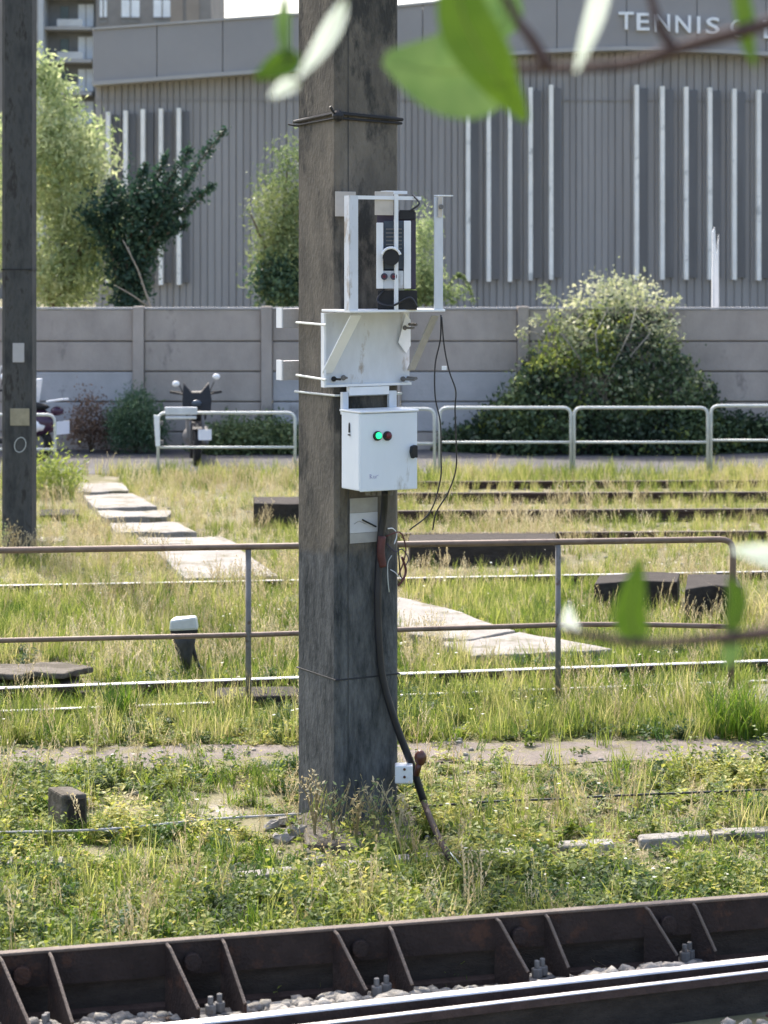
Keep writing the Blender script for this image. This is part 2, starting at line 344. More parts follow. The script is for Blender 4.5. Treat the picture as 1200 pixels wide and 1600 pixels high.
# lettering on the fascia
sg = thing("wall_sign", (bx(1090), BY - .46, bz(60)), "pale raised capital letters on the grey fascia of the hall", "sign")
for ch, cx, wd in (("T", 975, 23), ("E", 1001, 20), ("N", 1031, 23), ("N", 1063, 24), ("I", 1087, 5), ("S", 1109, 21), ("C", 1148, 23), ("L", 1197, 19), ("U", 1228, 22), ("B", 1260, 22)):
    cu = bpy.data.curves.new("letter", 'FONT'); cu.body = ch; cu.extrude = .05; cu.offset = .012; cu.size = 1; cu.resolution_u = 3
    to = bpy.data.objects.new("tmp", cu); col.objects.link(to); dg = bpy.context.evaluated_depsgraph_get()
    me = bpy.data.meshes.new_from_object(to.evaluated_get(dg)); bpy.data.objects.remove(to)
    v = np.array([q.co[:] for q in me.vertices]); mn, mxx = v.min(0), v.max(0)
    hh = 27 / SB; cy = 35 + (cx - 975) * .062 + 1
    for q in me.vertices:
        q.co.x = (q.co.x - (mn[0] + mxx[0]) / 2) / (mxx[0] - mn[0]) * wd / SB; q.co.y = (q.co.y - (mn[1] + mxx[1]) / 2) / (mxx[1] - mn[1]) * hh
    me.materials.clear(); me.materials.append(M['white']); o = bpy.data.objects.new("letter", me); col.objects.link(o); o.parent = sg
    o.rotation_euler = (R(90), 0, 0); o.location = Vector((bx(cx), BY - .50, bz(cy))) - sg.location

# apartment tower
TY = 190.0; ST = F / TY
def tx(px): return (px - 600) / ST
def tz(py): return H - (py - HY) / ST
tw = thing("apartment_tower", (tx(190), TY, 0), "tall grey brown apartment tower with balconies and pale windows behind hall", "building")
zt = tz(-700)
b = MB(); b.box((tx(240), TY + 8, zt / 2), (tx(330) - tx(150), 16, zt)); b.build("wall", M['tower'], tw)
b = MB(); b.box((tx(108), TY + 8.6, zt / 2), (tx(150) - tx(66) - .05, 14, zt)); b.build("recess_wall", M['towerdark'], tw)
b = MB(); b.box((tx(20), TY + 11, zt / 2), (tx(64) - tx(-60), 13, zt)); b.build("side_wall", M['tower'], tw)
b = MB(); b.box((tx(66), TY + 1, zt / 2), (.45, 4, zt)); b.build("column", M['towerlight'], tw)
b = MB(); b.box((tx(59.5), TY + 2, zt / 2), (.25, 4, zt)); b.build("column", M['tower'], tw)
for k in range(-14, 6):
    ys = 43 + 51 * k
    if tz(ys) < .5: continue
    b = MB(); b.box((tx(107), TY + .6, tz(ys + 1.5)), (tx(143) - tx(70), 1.96, .26)); b.build("balcony_slab", M['trim'], tw)
    b = MB(); b.box((tx(110), TY - .34, tz(ys - 7)), (tx(128) - tx(88), .06, .6)); o = b.build("balcony_rail", M['towerlight'], tw)
    b = MB(); b.box((tx(130.5), TY + 1.54, tz(ys - 22)), (tx(143) - tx(119), .1, 1.9)); o = b.build("window", M['glassw'], tw)
    c = MB(); c.box((tx(130.5), TY + 1.46, tz(ys - 22)), (.08, .06, 1.9)); c.build("mullion", M['trim'], o)
    b = MB(); b.box((tx(97), TY + 1.54, tz(ys - 20)), (tx(103) - tx(90), .1, 1.7)); b.build("window", M['glassd'], tw)
    b = MB(); b.box((tx(53), TY + 4.3, tz(ys - 22)), (tx(57) - tx(49), .5, .9)); b.build("window", M['glassw'], tw)
    b = MB(); b.box((tx(53), TY + 3.8, tz(ys - 8)), (tx(58) - tx(46), 1.2, .7)); b.build("balcony_rail", M['towerlight'], tw)
    for a, c_, m in ((156, 167, 'glassw'), (190, 218, 'glassw'), (240, 267, 'glassw')):
        y0, y1 = ys - 43, ys - 15
        b = MB(); b.box((tx((a + c_) / 2), TY - .02, tz((y0 + y1) / 2)), (tx(c_) - tx(a), .1, tz(y0) - tz(y1))); o = b.build("window", M[m], tw)
        c = MB(); c.box((tx((a + c_) / 2), TY - .1, tz((y0 + y1) / 2)), (.09, .08, tz(y0) - tz(y1)));
        c.box((tx((a + c_) / 2), TY - .1, tz(y1)), (tx(c_) - tx(a) + .1, .12, .12)); c.build("mullion", M['tower'], o)
        b = MB(); b.box((tx((a + c_) / 2), TY - .03, tz(y1 + 5)), (tx(c_) - tx(a), .08, .35)); b.build("spandrel", M['towerdark'], tw)
    b = MB(); b.box((tx(276), TY - .04, tz(ys - 25)), (tx(288) - tx(268.5), .1, 2.4)); b.build("panel", M['tower2'], tw)
    b = MB(); b.box((tx(301), TY - .04, tz(ys - 25)), (tx(311) - tx(291), .1, 2.6)); b.build("panel", M['tower2'], tw)
    b = MB(); b.box((tx(240), TY - .06, tz(ys + 2)), (tx(330) - tx(150), .14, .1)); b.build("joint", M['towerdark'], tw)

# ---------------------------------------------------------------- vegetation helpers
def leaf_arrays(C, size, aspect=.5, droop=0.0, jit=1.0):
    "kite leaves at points C: returns verts (n*4,3), faces"
    n = len(C); d = rng.normal(size=(n, 3)); d[:, 2] = d[:, 2] * jit - droop; d /= np.linalg.norm(d, axis=1)[:, None]
    s = np.cross(d, rng.normal(size=(n, 3))); s /= np.linalg.norm(s, axis=1)[:, None]
    nn = np.cross(d, s)
    L = size * rng.uniform(.6, 1.3, n)[:, None]
    v = np.stack([C - d * L * .5, C + s * L * aspect * .5 + nn * L * .08, C + d * L * .5, C - s * L * aspect * .5 + nn * L * .08], 1).reshape(-1, 3)
    f = np.arange(n * 4).reshape(n, 4); return v, f
def np_mesh(name, v, f, m, parent=None, center=None):
    me = bpy.data.meshes.new(name); org = np.array(chain_loc(parent) if parent else (center if center is not None else (0, 0, 0)))
    me.vertices.add(len(v)); me.vertices.foreach_set("co", (v - org).astype(np.float32).ravel())
    k = f.shape[1]; me.loops.add(len(f) * k); me.loops.foreach_set("vertex_index", f.astype(np.int32).ravel())
    me.polygons.add(len(f)); me.polygons.foreach_set("loop_start", np.arange(0, len(f) * k, k, dtype=np.int32))
    me.update(calc_edges=True); me.validate(); me.materials.append(m)
    o = bpy.data.objects.new(name, me); col.objects.link(o)
    if parent: o.parent = parent
    elif center is not None: o.location = center
    return o
def cloud(blobs, n, clump=.12, per=14):
    "clumped points inside ellipsoids: blobs = (centre, radii, weight)"
    W = np.array([b[2] for b in blobs], float); W /= W.sum(); out = []
    nc = max(1, n // per)
    for (c, r, _), w_ in zip(blobs, W):
        k = max(1, int(nc * w_)); d = rng.normal(size=(k, 3)); d /= np.linalg.norm(d, axis=1)[:, None]
        rad = rng.uniform(.25, 1, k) ** .55 * rng.uniform(.85, 1.12, k)
        cc = np.array(c) + d * rad[:, None] * np.array(r)
        out.append(np.repeat(cc, per, 0) + rng.normal(size=(k * per, 3)) * clump)
    return np.concatenate(out)
def blob(px, py, rx, ry, Y, w=1, depth=None):
    s = Y / F; return (tuple(at(px, py, Y)), (rx * s, (depth or (rx + ry) / 2 * .8) * s, ry * s), w)
def shrub(name, label, cat, base, parts, stems, bark='bark', stem_r=.03, group=None):
    t = thing(name, base, label, cat, group)
    for nm, P, size, asp, m, droop in parts:
        v, f = leaf_arrays(P, size, asp, droop); v[:, 2] = np.maximum(v[:, 2], .01); np_mesh(nm, v, f, M[m], t)
    if stems:
        b = MB()
        for pts in stems:
            n = len(pts); b.tube(pts, [stem_r * (1 - .75 * i / max(1, n - 1)) for i in range(n)], 6)
        b.build("trunk", M[bark], t, smooth=True)
    return t
# tall light tree on the left, behind the wall
Yt = 39.0
bl = [blob(95, 250, 62, 90, Yt, 3), blob(75, 170, 34, 70, Yt, 1.2), blob(130, 330, 58, 70, Yt, 2.2), blob(100, 430, 75, 60, Yt, 2.4), blob(140, 240, 26, 60, Yt, .9),
      blob(30, 300, 60, 130, Yt + .5, 2), blob(-40, 330, 60, 120, Yt, 1.6), blob(60, 120, 14, 40, Yt, .4), blob(160, 395, 30, 40, Yt, .6)]
base = at(90, 760, Yt); base.z = 0
shrub("leafy_tree", "tall light green tree rising behind the wall beside the left pole", "tree", base,
      [("crown", cloud(bl, 21000, .17, 48), .12, .36, 'lightleaf', .5)],
      [[base, at(92, 500, Yt), at(100, 350, Yt), at(80, 180, Yt)], [at(92, 480, Yt), at(130, 380, Yt), at(150, 260, Yt)], [at(92, 500, Yt), at(50, 380, Yt), at(10, 260, Yt)]], stem_r=.09)
# dark spreading shrub
Yt = 38.0; tips = [(354, 200), (332, 288), (300, 228), (262, 240), (225, 255), (168, 280), (135, 330), (290, 350), (300, 275)]
root = (205, 500); P = []; stems = []
for tp in tips:
    pts = []
    for k in range(7):
        t = k / 6; cx_, cy_ = 185 + (tp[0] - 200) * .12, 385
        x = root[0] * (1 - t) ** 2 + 2 * t * (1 - t) * cx_ + tp[0] * t * t; y = root[1] * (1 - t) ** 2 + 2 * t * (1 - t) * cy_ + tp[1] * t * t
        pts.append(at(x + random.uniform(-3, 3), y, Yt + random.uniform(-.1, .1) + (tp[0] % 5 - 2) * .12 * t))
    stems.append(pts)
    for k in range(1, 260):
        t = (k / 260) ** .8; i = min(5, int(t * 6)); q = pts[i].lerp(pts[i + 1], t * 6 - i)
        rad = .17 * (1 - t) ** .7 + .04
        for _ in range(3): P.append(q + Vector((random.gauss(0, rad * .7), random.gauss(0, rad * .7), random.gauss(0, rad * .7))))
P2 = cloud([blob(212, 325, 58, 48, Yt, 3), blob(165, 335, 36, 34, Yt, 1), blob(250, 320, 34, 34, Yt, 1), blob(200, 400, 32, 48, Yt, 1)], 3600, .15, 24)
base = at(205, 700, Yt); base.z = 0; stems[0].insert(0, base)
shrub("dark_shrub", "dark green shrub with long slanting shoots behind the wall", "shrub", base,
      [("crown", np.concatenate([np.array([q[:] for q in P]), P2]), .10, .5, 'darkleaf', 0)], stems, stem_r=.04)
# bare pale twigs
t = thing("bare_sapling", at(225, 760, 36.5) * 1, "thin leafless pale sapling poking above the wall below dark shrub", "sapling"); t.location.z = 0
b = MB(); q0 = at(236, 760, 36.5); q0.z = 0
b.tube([q0, at(235, 478, 36.5), at(215, 420, 36.5), at(192, 375, 36.4)], [.025, .018, .012, .006], 6)
b.tube([at(215, 420, 36.5), at(205, 400, 36.5), at(200, 385, 36.5)], [.01, .007, .004], 5)
b.tube([at(233, 480, 36.5), at(205, 460, 36.5), at(178, 445, 36.5)], [.014, .010, .005], 5)
b.build("trunk", M['palebark'], t, smooth=True)
# shrub beside and behind the main pole
Yt = 38.5
base = at(450, 760, Yt); base.z = 0
shrub("wispy_shrub", "wispy green shrub behind the wall just left of the main pole", "shrub", base,
      [("crown", cloud([blob(435, 330, 36, 50, Yt, 1.2), blob(450, 270, 22, 50, Yt, .5), blob(445, 420, 50, 60, Yt, 2.2), blob(480, 380, 40, 90, Yt, 2)], 12000, .15, 45), .09, .35, 'midleaf', .8),
       ("dark_leaves", cloud([blob(440, 440, 45, 38, Yt - .3, 1)], 3500, .10), .09, .5, 'darkleaf', .2)],
      [[base, at(450, 480, Yt), at(440, 380, Yt), at(450, 250, Yt)], [at(450, 470, Yt), at(420, 400, Yt), at(390, 330, Yt)]], stem_r=.05)
base = at(665, 760, Yt); base.z = 0
shrub("yellow_green_shrub", "loose yellow green shrub behind the wall seen through the white cage", "shrub", base,
      [("crown", cloud([blob(662, 400, 14, 75, Yt, 1.4), blob(660, 450, 34, 26, Yt, 1.2), blob(700, 458, 22, 14, Yt, .3)], 3600, .10, 36), .085, .4, 'lightleaf', .4),
       ("arching_leaves", np.array([at(700 + k * .38 * 100 / 100, 430 + (k / 100 - .45) ** 2 * 110 + random.uniform(-3, 3), Yt)[:] for k in range(110)]), .12, .3, 'midleaf', .5)],
      [[base, at(665, 480, Yt), at(660, 420, Yt), at(655, 350, Yt)]], stem_r=.03)
# low shrubs on the near side of the wall
def low_bush(name, label, cx, x0, x1, ytop, ybot, Y, m, n, size, asp=.5, droop=0, cat="shrub"):
    base = at(cx, 700, Y); base.z = 0; h = ybot - ytop
    bl = [blob(x0 + (x1 - x0) * (k + .5) / 4, ybot - h * f / 2, (x1 - x0) / 5.5, h * f / 2, Y, 1, depth=28) for k, f in enumerate((.7, 1, .95, .65))]
    P = cloud(bl, n, .09, 30); P[:, 1] = np.minimum(P[:, 1], WY - .12)
    return shrub(name, label, cat, base, [("leaves", P, size, asp, m, droop)], [[base, at(cx, ytop + h * .3, Y)], [base, at((cx + x0) / 2, ytop + h * .5, Y)], [base, at((cx + x1) / 2, ytop + h * .5, Y)]], stem_r=.015)
low_bush("russet_shrub", "dry brownish shrub against the pale wall panel left of the motorcycle", 142, 112, 170, 600, 700, 34.1, 'redleaf', 2600, .05)
low_bush("feathery_shrub", "dark feathery green shrub at the wall between dry shrub and motorcycle", 212, 178, 250, 598, 702, 34.0, 'darkleaf', 5200, .09, .2, -.8)
low_bush("low_hedge", "low dark leafy hedge at the foot of the wall right of the motorcycle", 390, 315, 480, 652, 712, 33.9, 'ivy', 9000, .07)
# ivy mound over the wall
def mound_top(px):
    pts = [(690, 700), (745, 668), (800, 612), (838, 560), (850, 520), (880, 492), (915, 452), (938, 436), (960, 440), (975, 428), (995, 446), (1020, 448), (1036, 470), (1052, 490), (1048, 545), (1085, 585), (1130, 650), (1200, 672), (1290, 690)]
    for (a, ya), (c, yc) in zip(pts, pts[1:]):
        if a <= px <= c: return ya + (yc - ya) * (px - a) / (c - a)
    return 700
P = []; PB = []; PY = []
while len(P) < 2300:
    px = random.uniform(700, 1290); t0 = mound_top(px); py = random.uniform(t0, 712)
    z = H - (py - HY) / 101.0
    th = .30 + .75 * (1 - max(0, z) / 2.4)
    q = at(px, py, WY - .15 - th * random.random() ** .4 * min(1, (712 - t0) / 120)); 
    if z > 1.9: q.y += random.uniform(0, .7)
    q.z = max(q.z, .05)
    k = random.choice((8, 14, 18))
    sel = P
    if py < t0 + random.uniform(20, 95) and 870 < px < 1060 and py < 560: sel = PB
    elif 800 < px < 960 and 470 < py < 580 and random.random() < .55: sel = PY
    if sel is PB or sel is PY: k = 13
    P.append(None) if sel is not P else None
    if sel is P and math.sin(px * .045 + 1) * math.sin(py * .06) > .55 and random.random() < .6: continue
    if sel is P and py < 620 and px > 880 and random.random() < .16: sel = PB
    if sel is P and random.random() < .06: sel = PY
    sel.append((q, k))
def expand(lst, s):
    out = []
    for it in lst:
        if it is None: continue
        q, k = it; out.append(np.array(q[:]) + rng.normal(size=(k, 3)) * s)
    a = np.concatenate(out); a[:, 1] = np.where(a[:, 2] < 2.1, np.minimum(a[:, 1], WY - .06), a[:, 1]); return a
base = at(950, 705, WY - .5); base.z = 0
stm = []
for a in range(4):
    px = 900 + a * 32; stm.append([at(930 + a * 6, 700, 34.2) , at(935 + a * 4, 600, 34.0), at(px + random.uniform(-25, 25), 520, 33.9), at(px + random.uniform(-40, 40), 450 + random.uniform(0, 40), 34.2)])
shrub("creeper_mound", "large dark creeper mound with pale blossom heaped over the wall", "bush", base,
      [("dark_leaves", expand(P, .10), .085, .6, 'ivy', .2), ("blossom", expand(PB, .11), .07, .7, 'bloom', 0), ("young_leaves", expand(PY, .07), .09, .5, 'yleaf', .4)], stm, 'palebark', .022)
sp = []
for a, (px, py) in enumerate([(850, 455), (862, 468), (838, 500), (815, 520), (870, 490), (1055, 470), (828, 545), (1075, 570)]):
    sp.append(np.array(at(px, py, 34.2)[:]) + rng.normal(size=(34, 3)) * .06)
shrub("straggling_creeper", "straggling pale creeper shoots beside the mound on top of wall", "creeper", at(850, 705, 34.3),
      [("leaves", np.concatenate(sp), .07, .6, 'bloom', 0)], [[at(870, 560, 34.2), at(858, 500, 34.2), at(852, 450, 34.2)], [at(880, 550, 34.2), at(838, 520, 34.2), at(812, 515, 34.2)]], 'palebark', .012)
# broken white lath behind the wall
t = thing("white_board", at(1117, 760, 36), "splintered white board standing upright behind the wall at right", "board"); t.location.z = 0
b = MB(); zz = .03
b.prism([at(1109, 700, 36), at(1124, 700, 36), at(1123, 366, 36), at(1120, 400, 36), at(1117, 355, 36), at(1113, 362, 36), at(1113, 400, 36)], (0, .04, 0)); b.build("plank", M['white'], t)
b = MB(); b.prism([at(1112, 690, 35.9), at(1119, 690, 35.9), at(1116, 420, 35.9), at(1114, 380, 35.9)], (0, .03, 0)); b.build("plank", M['whited'], t)

# ---------------------------------------------------------------- far barriers
def barrier(label, x0, x1, ytop, Y, closed=(True, True)):
    t = thing("street_barrier", at((x0 + x1) / 2, 745, Y), label, "barrier", "tubular barriers along the road"); t.location.z = 0
    a, c = at(x0, ytop, Y), at(x1, ytop, Y); a0, c0 = a.copy(), c.copy(); a0.z = c0.z = 0
    b = MB(); b.tube(arc_round([a0, a, c, c0], .11), .021, 8); b.build("frame", M['galv'], t, smooth=True)
    zm = H - (690 + (ytop - 636) - HY) * Y / F; a.z = c.z = zm
    b = MB(); b.tube([a, c], .017, 8); b.build("crossbar", M['galv'], t, smooth=True)
    return t
YB = 30.2
barrier("tubular barrier whose rounded end sticks out behind the left pole", -125, 86, 648, YB)
bA = barrier("tubular barrier in front of the motorcycle with white panel at its end", 247, 461, 645, YB)
barrier("tubular barrier partly hidden behind the junction box", 470, 679, 639, YB)
barrier("tubular barrier between the hanging wires and the creeper mound", 687, 892, 637, YB)
barrier("tubular barrier directly in front of the creeper mound", 897, 1106, 637, YB)
barrier("tubular barrier cut off by the right edge of the photo", 1111, 1320, 634, YB)
b = MB(); b.prism([at(240, 648, YB - .05), at(249, 650, YB - .05), at(250, 697, YB - .05), at(243, 697, YB - .05)][::-1], (0, .03, 0)); b.build("end_panel", M['white'], bA)
b = MB(); b.box(at(283, 642, YB - .05), (50 / F * YB, .05, 12 / F * YB)); b.box(at(283, 652.5, YB - .05), (48 / F * YB, .05, 4.5 / F * YB)); b.build("white_board", M['whited'], bA, bevel=.01)
b = MB(); b.box(at(252, 661, YB), (.05, .05, .05)); b.box(at(252, 691, YB), (.05, .05, .05)); b.build("hinge", M['postg'], bA)

# ---------------------------------------------------------------- motorcycles (front toward -Y in local space)
def motorcycle(label, loc, rz, body, name="parked_motorcycle", screen='teal'):
    t = thing(name, loc, label, "motorcycle", None, local=True, rz=rz)
    def wheel(y):
        b = MB(); n = 22; pts = [(0, y + .27 * math.cos(a), .30 + .27 * math.sin(a)) for a in [2 * math.pi * k / n for k in range(n + 1)]]
        b.tube(pts, .055, 8, caps=False); w_ = b.build("wheel", M['tyre'], t, smooth=True)
        b = MB(); b.tube([(-.05, y, .30), (.05, y, .30)], .06, 12)
        for k in range(6):
            a = math.pi * k / 3; b.tube([(0, y, .3), (0, y + .24 * math.cos(a), .3 + .24 * math.sin(a))], .012, 5)
        b.build("rim", M['postg'], w_)
    wheel(-.68); wheel(.62)
    b = MB()
    b.tube([(-.09, -.68, .30), (-.09, -.42, .92)], .022, 8); b.tube([(.09, -.68, .30), (.09, -.42, .92)], .022, 8); b.build("fork", M['postg'], t, smooth=True)
    b = MB(); b.tube(smooth_path([(-.34, -.30, 1.02), (-.2, -.36, 1.0), (0, -.42, .95), (.2, -.36, 1.0), (.34, -.30, 1.02)]), .014, 7); hb = b.build("handlebar", M['black'], t, smooth=True)
    for s in (-1, 1):
        b = MB(); b.tube([(s * .24, -.32, 1.02), (s * .37, -.28, 1.03)], .02, 8); b.build("grip", M['tyre'], hb)
        b = MB(); b.tube([(s * .2, -.4, 1.03), (s * .36, -.40, 1.04)], .008, 5); b.build("lever", M['black'], hb)
        b = MB(); b.tube([(s * .19, -.36, 1.02), (s * .26, -.38, 1.18)], .007, 5); mr = b.build("mirror_stem", M['black'], t)
        b = MB(); b.ball((s * .29, -.39, 1.20 + (.05 if s > 0 else -.05)), (.055, .03, .045)); b.build("mirror", M['mirror'], mr, smooth=True)
    b = MB(); b.prism([(-.20, -.55, .74), (.20, -.55, .74), (.22, -.50, .92), (.18, -.42, 1.16), (.07, -.45, 1.03), (-.07, -.45, 1.03), (-.18, -.42, 1.16), (-.20, -.50, .92)], (0, .10, .02)); b.build("front_cowl", M['black'], t, bevel=.012)
    b = MB(); b.ball((0, -.56, .88), (.075, .04, .05)); b.build("headlight", M['teal'], t, smooth=True)
    b = MB(); b.ball((0, -.1, .80), (.15, .33, .13)); b.build("fuel_tank", M[body], t, smooth=True)
    b = MB(); b.ball((0, .38, .80), (.14, .36, .065)); b.build("seat", M['tyre'], t, smooth=True)
    b = MB(); b.box((0, -.02, .50), (.26, .46, .34)); b.ball((0, -.05, .38), (.2, .2, .15)); b.build("engine", M['postg'], t, bevel=.04)
    b = MB(); b.prism([(-.07, -.98, .52), (.07, -.98, .52), (.07, -.40, .60), (-.07, -.40, .60)], (0, 0, .025)); b.build("mudguard", M[body], t, bevel=.01)
    b = MB(); b.prism([(-.15, -.40, .62), (.15, -.40, .62), (.16, .15, .66), (-.16, .15, .66)], (0, 0, .12)); b.build("side_fairing", M[body], t, bevel=.04)
    b = MB(); b.tube([(.14, -.3, .30), (.17, .2, .30), (.18, .75, .42)], .045, 10); b.build("exhaust", M['postg'], t, smooth=True)
    b = MB(); b.prism([(-.08, .70, .78), (.08, .70, .78), (.05, 1.0, .88), (-.05, 1.0, .88)], (0, 0, .06)); b.build("tail", M[body], t, bevel=.02)
    b = MB(); b.box((0, .98, .66), (.24, .015, .17)); b.build("number_plate", M['plate'], t)
    b = MB(); b.box((.10, -1.0 + .02, .46), (.19, .012, .15)); b.build("front_plate", M['plate'], t)
    return t
motorcycle("black motorcycle parked facing the camera behind barrier, white mirrors", Vector(((303 - 600) / F * 32.4, 32.6, 0)), R(7), 'black')
def scooter(label, loc, rz):
    t = thing("parked_scooter", loc, label, "scooter", None, local=True, rz=rz)
    for y in (-.62, .58):
        b = MB(); n = 20; b.tube([(0, y + .20 * math.cos(2 * math.pi * k / n), .25 + .20 * math.sin(2 * math.pi * k / n)) for k in range(n + 1)], .055, 8, caps=False); w_ = b.build("wheel", M['tyre'], t, smooth=True)
        b = MB(); b.tube([(-.04, y, .25), (.04, y, .25)], .14, 14); b.build("rim", M['postg'], w_)
    b = MB(); b.prism([(-.17, -.50, .35), (.17, -.50, .35), (.15, -.40, .95), (-.15, -.40, .95)], (0, .10, 0)); b.build("leg_shield", M['mirror'], t, bevel=.03)
    b = MB(); b.prism([(-.15, -.42, .98), (.15, -.42, .98), (.11, -.22, 1.36), (-.11, -.22, 1.36)], (0, .012, .01)); b.build("windscreen", M['mirror'], t, bevel=.004)
    b = MB(); b.box((0, -.08, .27), (.26, .55, .07)); b.build("footboard", M['black'], t, bevel=.02)
    b = MB(); b.ball((0, .45, .56), (.17, .48, .22)); b.build("rear_body", M['purple'], t, smooth=True)
    b = MB(); b.ball((.06, .50, .52), (.15, .30, .12)); b.build("side_panel", M['mirror'], t, smooth=True)
    b = MB(); b.ball((0, .36, .79), (.14, .42, .07)); b.build("seat", M['tyre'], t, smooth=True)
    b = MB(); b.tube([(-.3, -.3, 1.0), (0, -.38, .98), (.3, -.3, 1.0)], .02, 8); b.build("handlebar", M['black'], t, smooth=True)
    for s in (-1, 1):
        b = MB(); b.tube([(s * .2, -.34, 1.0), (s * .27, -.35, 1.16)], .007, 5); mr = b.build("mirror_stem", M['black'], t)
        b = MB(); b.ball((s * .29, -.36, 1.19), (.06, .025, .045)); b.build("mirror", M['mirror'], mr, smooth=True)
    b = MB(); b.prism([(-.12, .42, .82), (.12, .42, .82), (.08, .52, 1.2), (-.08, .52, 1.2)], (0, .08, .0)); b.build("backrest", M['mirror'], t, bevel=.02)
    b = MB(); b.ball((0, .93, .74), (.10, .10, .07)); b.build("tail_light", M['purple'], t, smooth=True)
    b = MB(); b.prism([(-.1, .80, .86), (.1, .80, .86), (.09, 1.08, .90), (-.09, 1.08, .90)], (0, 0, .03)); b.build("grab_rail", M['mirror'], t, bevel=.01)
    b = MB(); b.box((0, 1.02, .50), (.32, .015, .19)); b.build("number_plate", M['plate'], t)
    return t
scooter("white and plum scooter half hidden behind the left pole", Vector(((6 - 600) / F * 32.6, 33.0, 0)), R(238))

# ---------------------------------------------------------------- second pole on the left
Y2 = 3500 * H / (872 - HY)
p0 = Vector(((26 - 600) / F * Y2, Y2, 0))
pl = thing("distant_pole", p0, "dark weathered concrete pole at the left edge of the photo", "pole")
r2 = 23.5 / F * Y2
b = MB(); b.prism([(p0.x - r2, Y2 + .03, -.1), (p0.x - r2 + .03, Y2, -.1), (p0.x + r2 - .03, Y2, -.1), (p0.x + r2, Y2 + .03, -.1), (p0.x + r2, Y2 + .3, -.1), (p0.x - r2, Y2 + .3, -.1)], (0, 0, 8.1)); b.build("shaft", M['pole2'], pl)
b = MB(); b.box((p0.x, Y2 + .15, at(0, 421, Y2).z), (2 * r2 + .012, .312, .012)); b.build("band", M['black'], pl)
def plaque(name, label, cat, x0, y0, x1, y1, Y, m, th=.008):
    a, c = at(x0, y1, Y), at(x1, y0, Y); b = MB(); b.box(((a.x + c.x) / 2, Y - th / 2 - .001, (a.z + c.z) / 2), (c.x - a.x, th, c.z - a.z))
    return tag(b.build(name, M[m], bevel=.002), label, cat)
plaque("number_plaque", "small blue grey plaque fixed to the left pole", "plaque", 20, 536, 38, 566, Y2, 'wallc2')
plaque("paper_notice", "yellowish square notice stuck on the left pole", "notice", 16, 638, 46, 665, Y2, 'tan')
b = MB(); b.tube([at(31.5 + 9 * math.cos(a), 695 + 11.5 * math.sin(a) - 2 * math.cos(a), Y2 - .003) for a in [2 * math.pi * k / 16 for k in range(17)]], .004, 5, caps=False)
b.build("painted_ring", M['galv'], pl)

# ---------------------------------------------------------------- main pole and everything fixed to it
TH = R(30); U = Vector((math.cos(TH), math.sin(TH), 0)); Nn = Vector((math.sin(TH), -math.cos(TH), 0)); Z = Vector((0, 0, 1))
C0 = Vector(((525 - 600) / F * 11.3, 11.3, 0)); PA, PB_ = .372, .425
def on(px, py, n=0.0):
    d = Vector(((px - 600) / F, 1, -(py - HY) / F)); o = Vector((0, 0, H)); P0 = C0 + Nn * n
    return o + d * ((P0 - o).dot(Nn) / d.dot(Nn))
def fu(px, n=0.0): return (on(px, HY, n) - C0 - Nn * n).dot(U)
def fz(px, py, n=0.0): return on(px, py, n).z
def fp(u, n, z): return C0 + U * u + Nn * n + Z * z
def fbox(b, u0, u1, n0, n1, z0, z1):
    b.hexa([fp(u0, n1, z0), fp(u1, n1, z0), fp(u1, n0, z0), fp(u0, n0, z0), fp(u0, n1, z1), fp(u1, n1, z1), fp(u1, n0, z1), fp(u0, n0, z1)])
pole = thing("utility_pole", C0, "massive square weathered concrete pole carrying the white box and cage", "pole")
b = MB(); ch = .022
poly = [fp(ch, 0, -.2), fp(PA - ch, 0, -.2), fp(PA, -ch, -.2), fp(PA, -PB_ + ch, -.2), fp(PA - ch, -PB_, -.2), fp(ch, -PB_, -.2), fp(0, -PB_ + ch, -.2), fp(0, -ch, -.2)]
b.prism(poly, (0, 0, 9)); b.build("shaft", M['pole'], pole)
def ring(z, r, name, m, off=.006, sag=0):
    b = MB(); o = off; pts = [fp(-o, o, z + sag), fp(PA + o, o, z), fp(PA + o, -PB_ - o, z), fp(-o, -PB_ - o, z), fp(-o, o, z + sag)]
    b.tube(pts, r, 7); return b.build(name, M[m], pole)
zb = fz(525, 183)
ring(zb, .009, "tie_band", 'black', .009, .02); ring(zb - .02, .006, "tie_band", 'black', .007, .015)
b = MB(); b.ball(fp(0, .02, zb + .005), (.03, .03, .03)); b.tube([fp(-.01, .02, zb), fp(-.05, .03, zb + .05)], .007, 6); b.build("tie_knot", M['black'], pole)
b = MB(); b.tube([fp(-.01, -PB_, zb - .02), fp(-.05, -PB_ + .0, zb - .015)], .005, 5); b.build("tie_end", M['black'], pole)
ring(fz(470, 620), .006, "wire_band", 'galv')
ring(fz(525, 1063), .0045, "joint_line", 'rubber', -.001)
b = MB(); b.tube([fp(.07, .001, .1), fp(.07, .001, 5.6)], .003, 4); b.build("corner_seam", M['pole2'], pole)
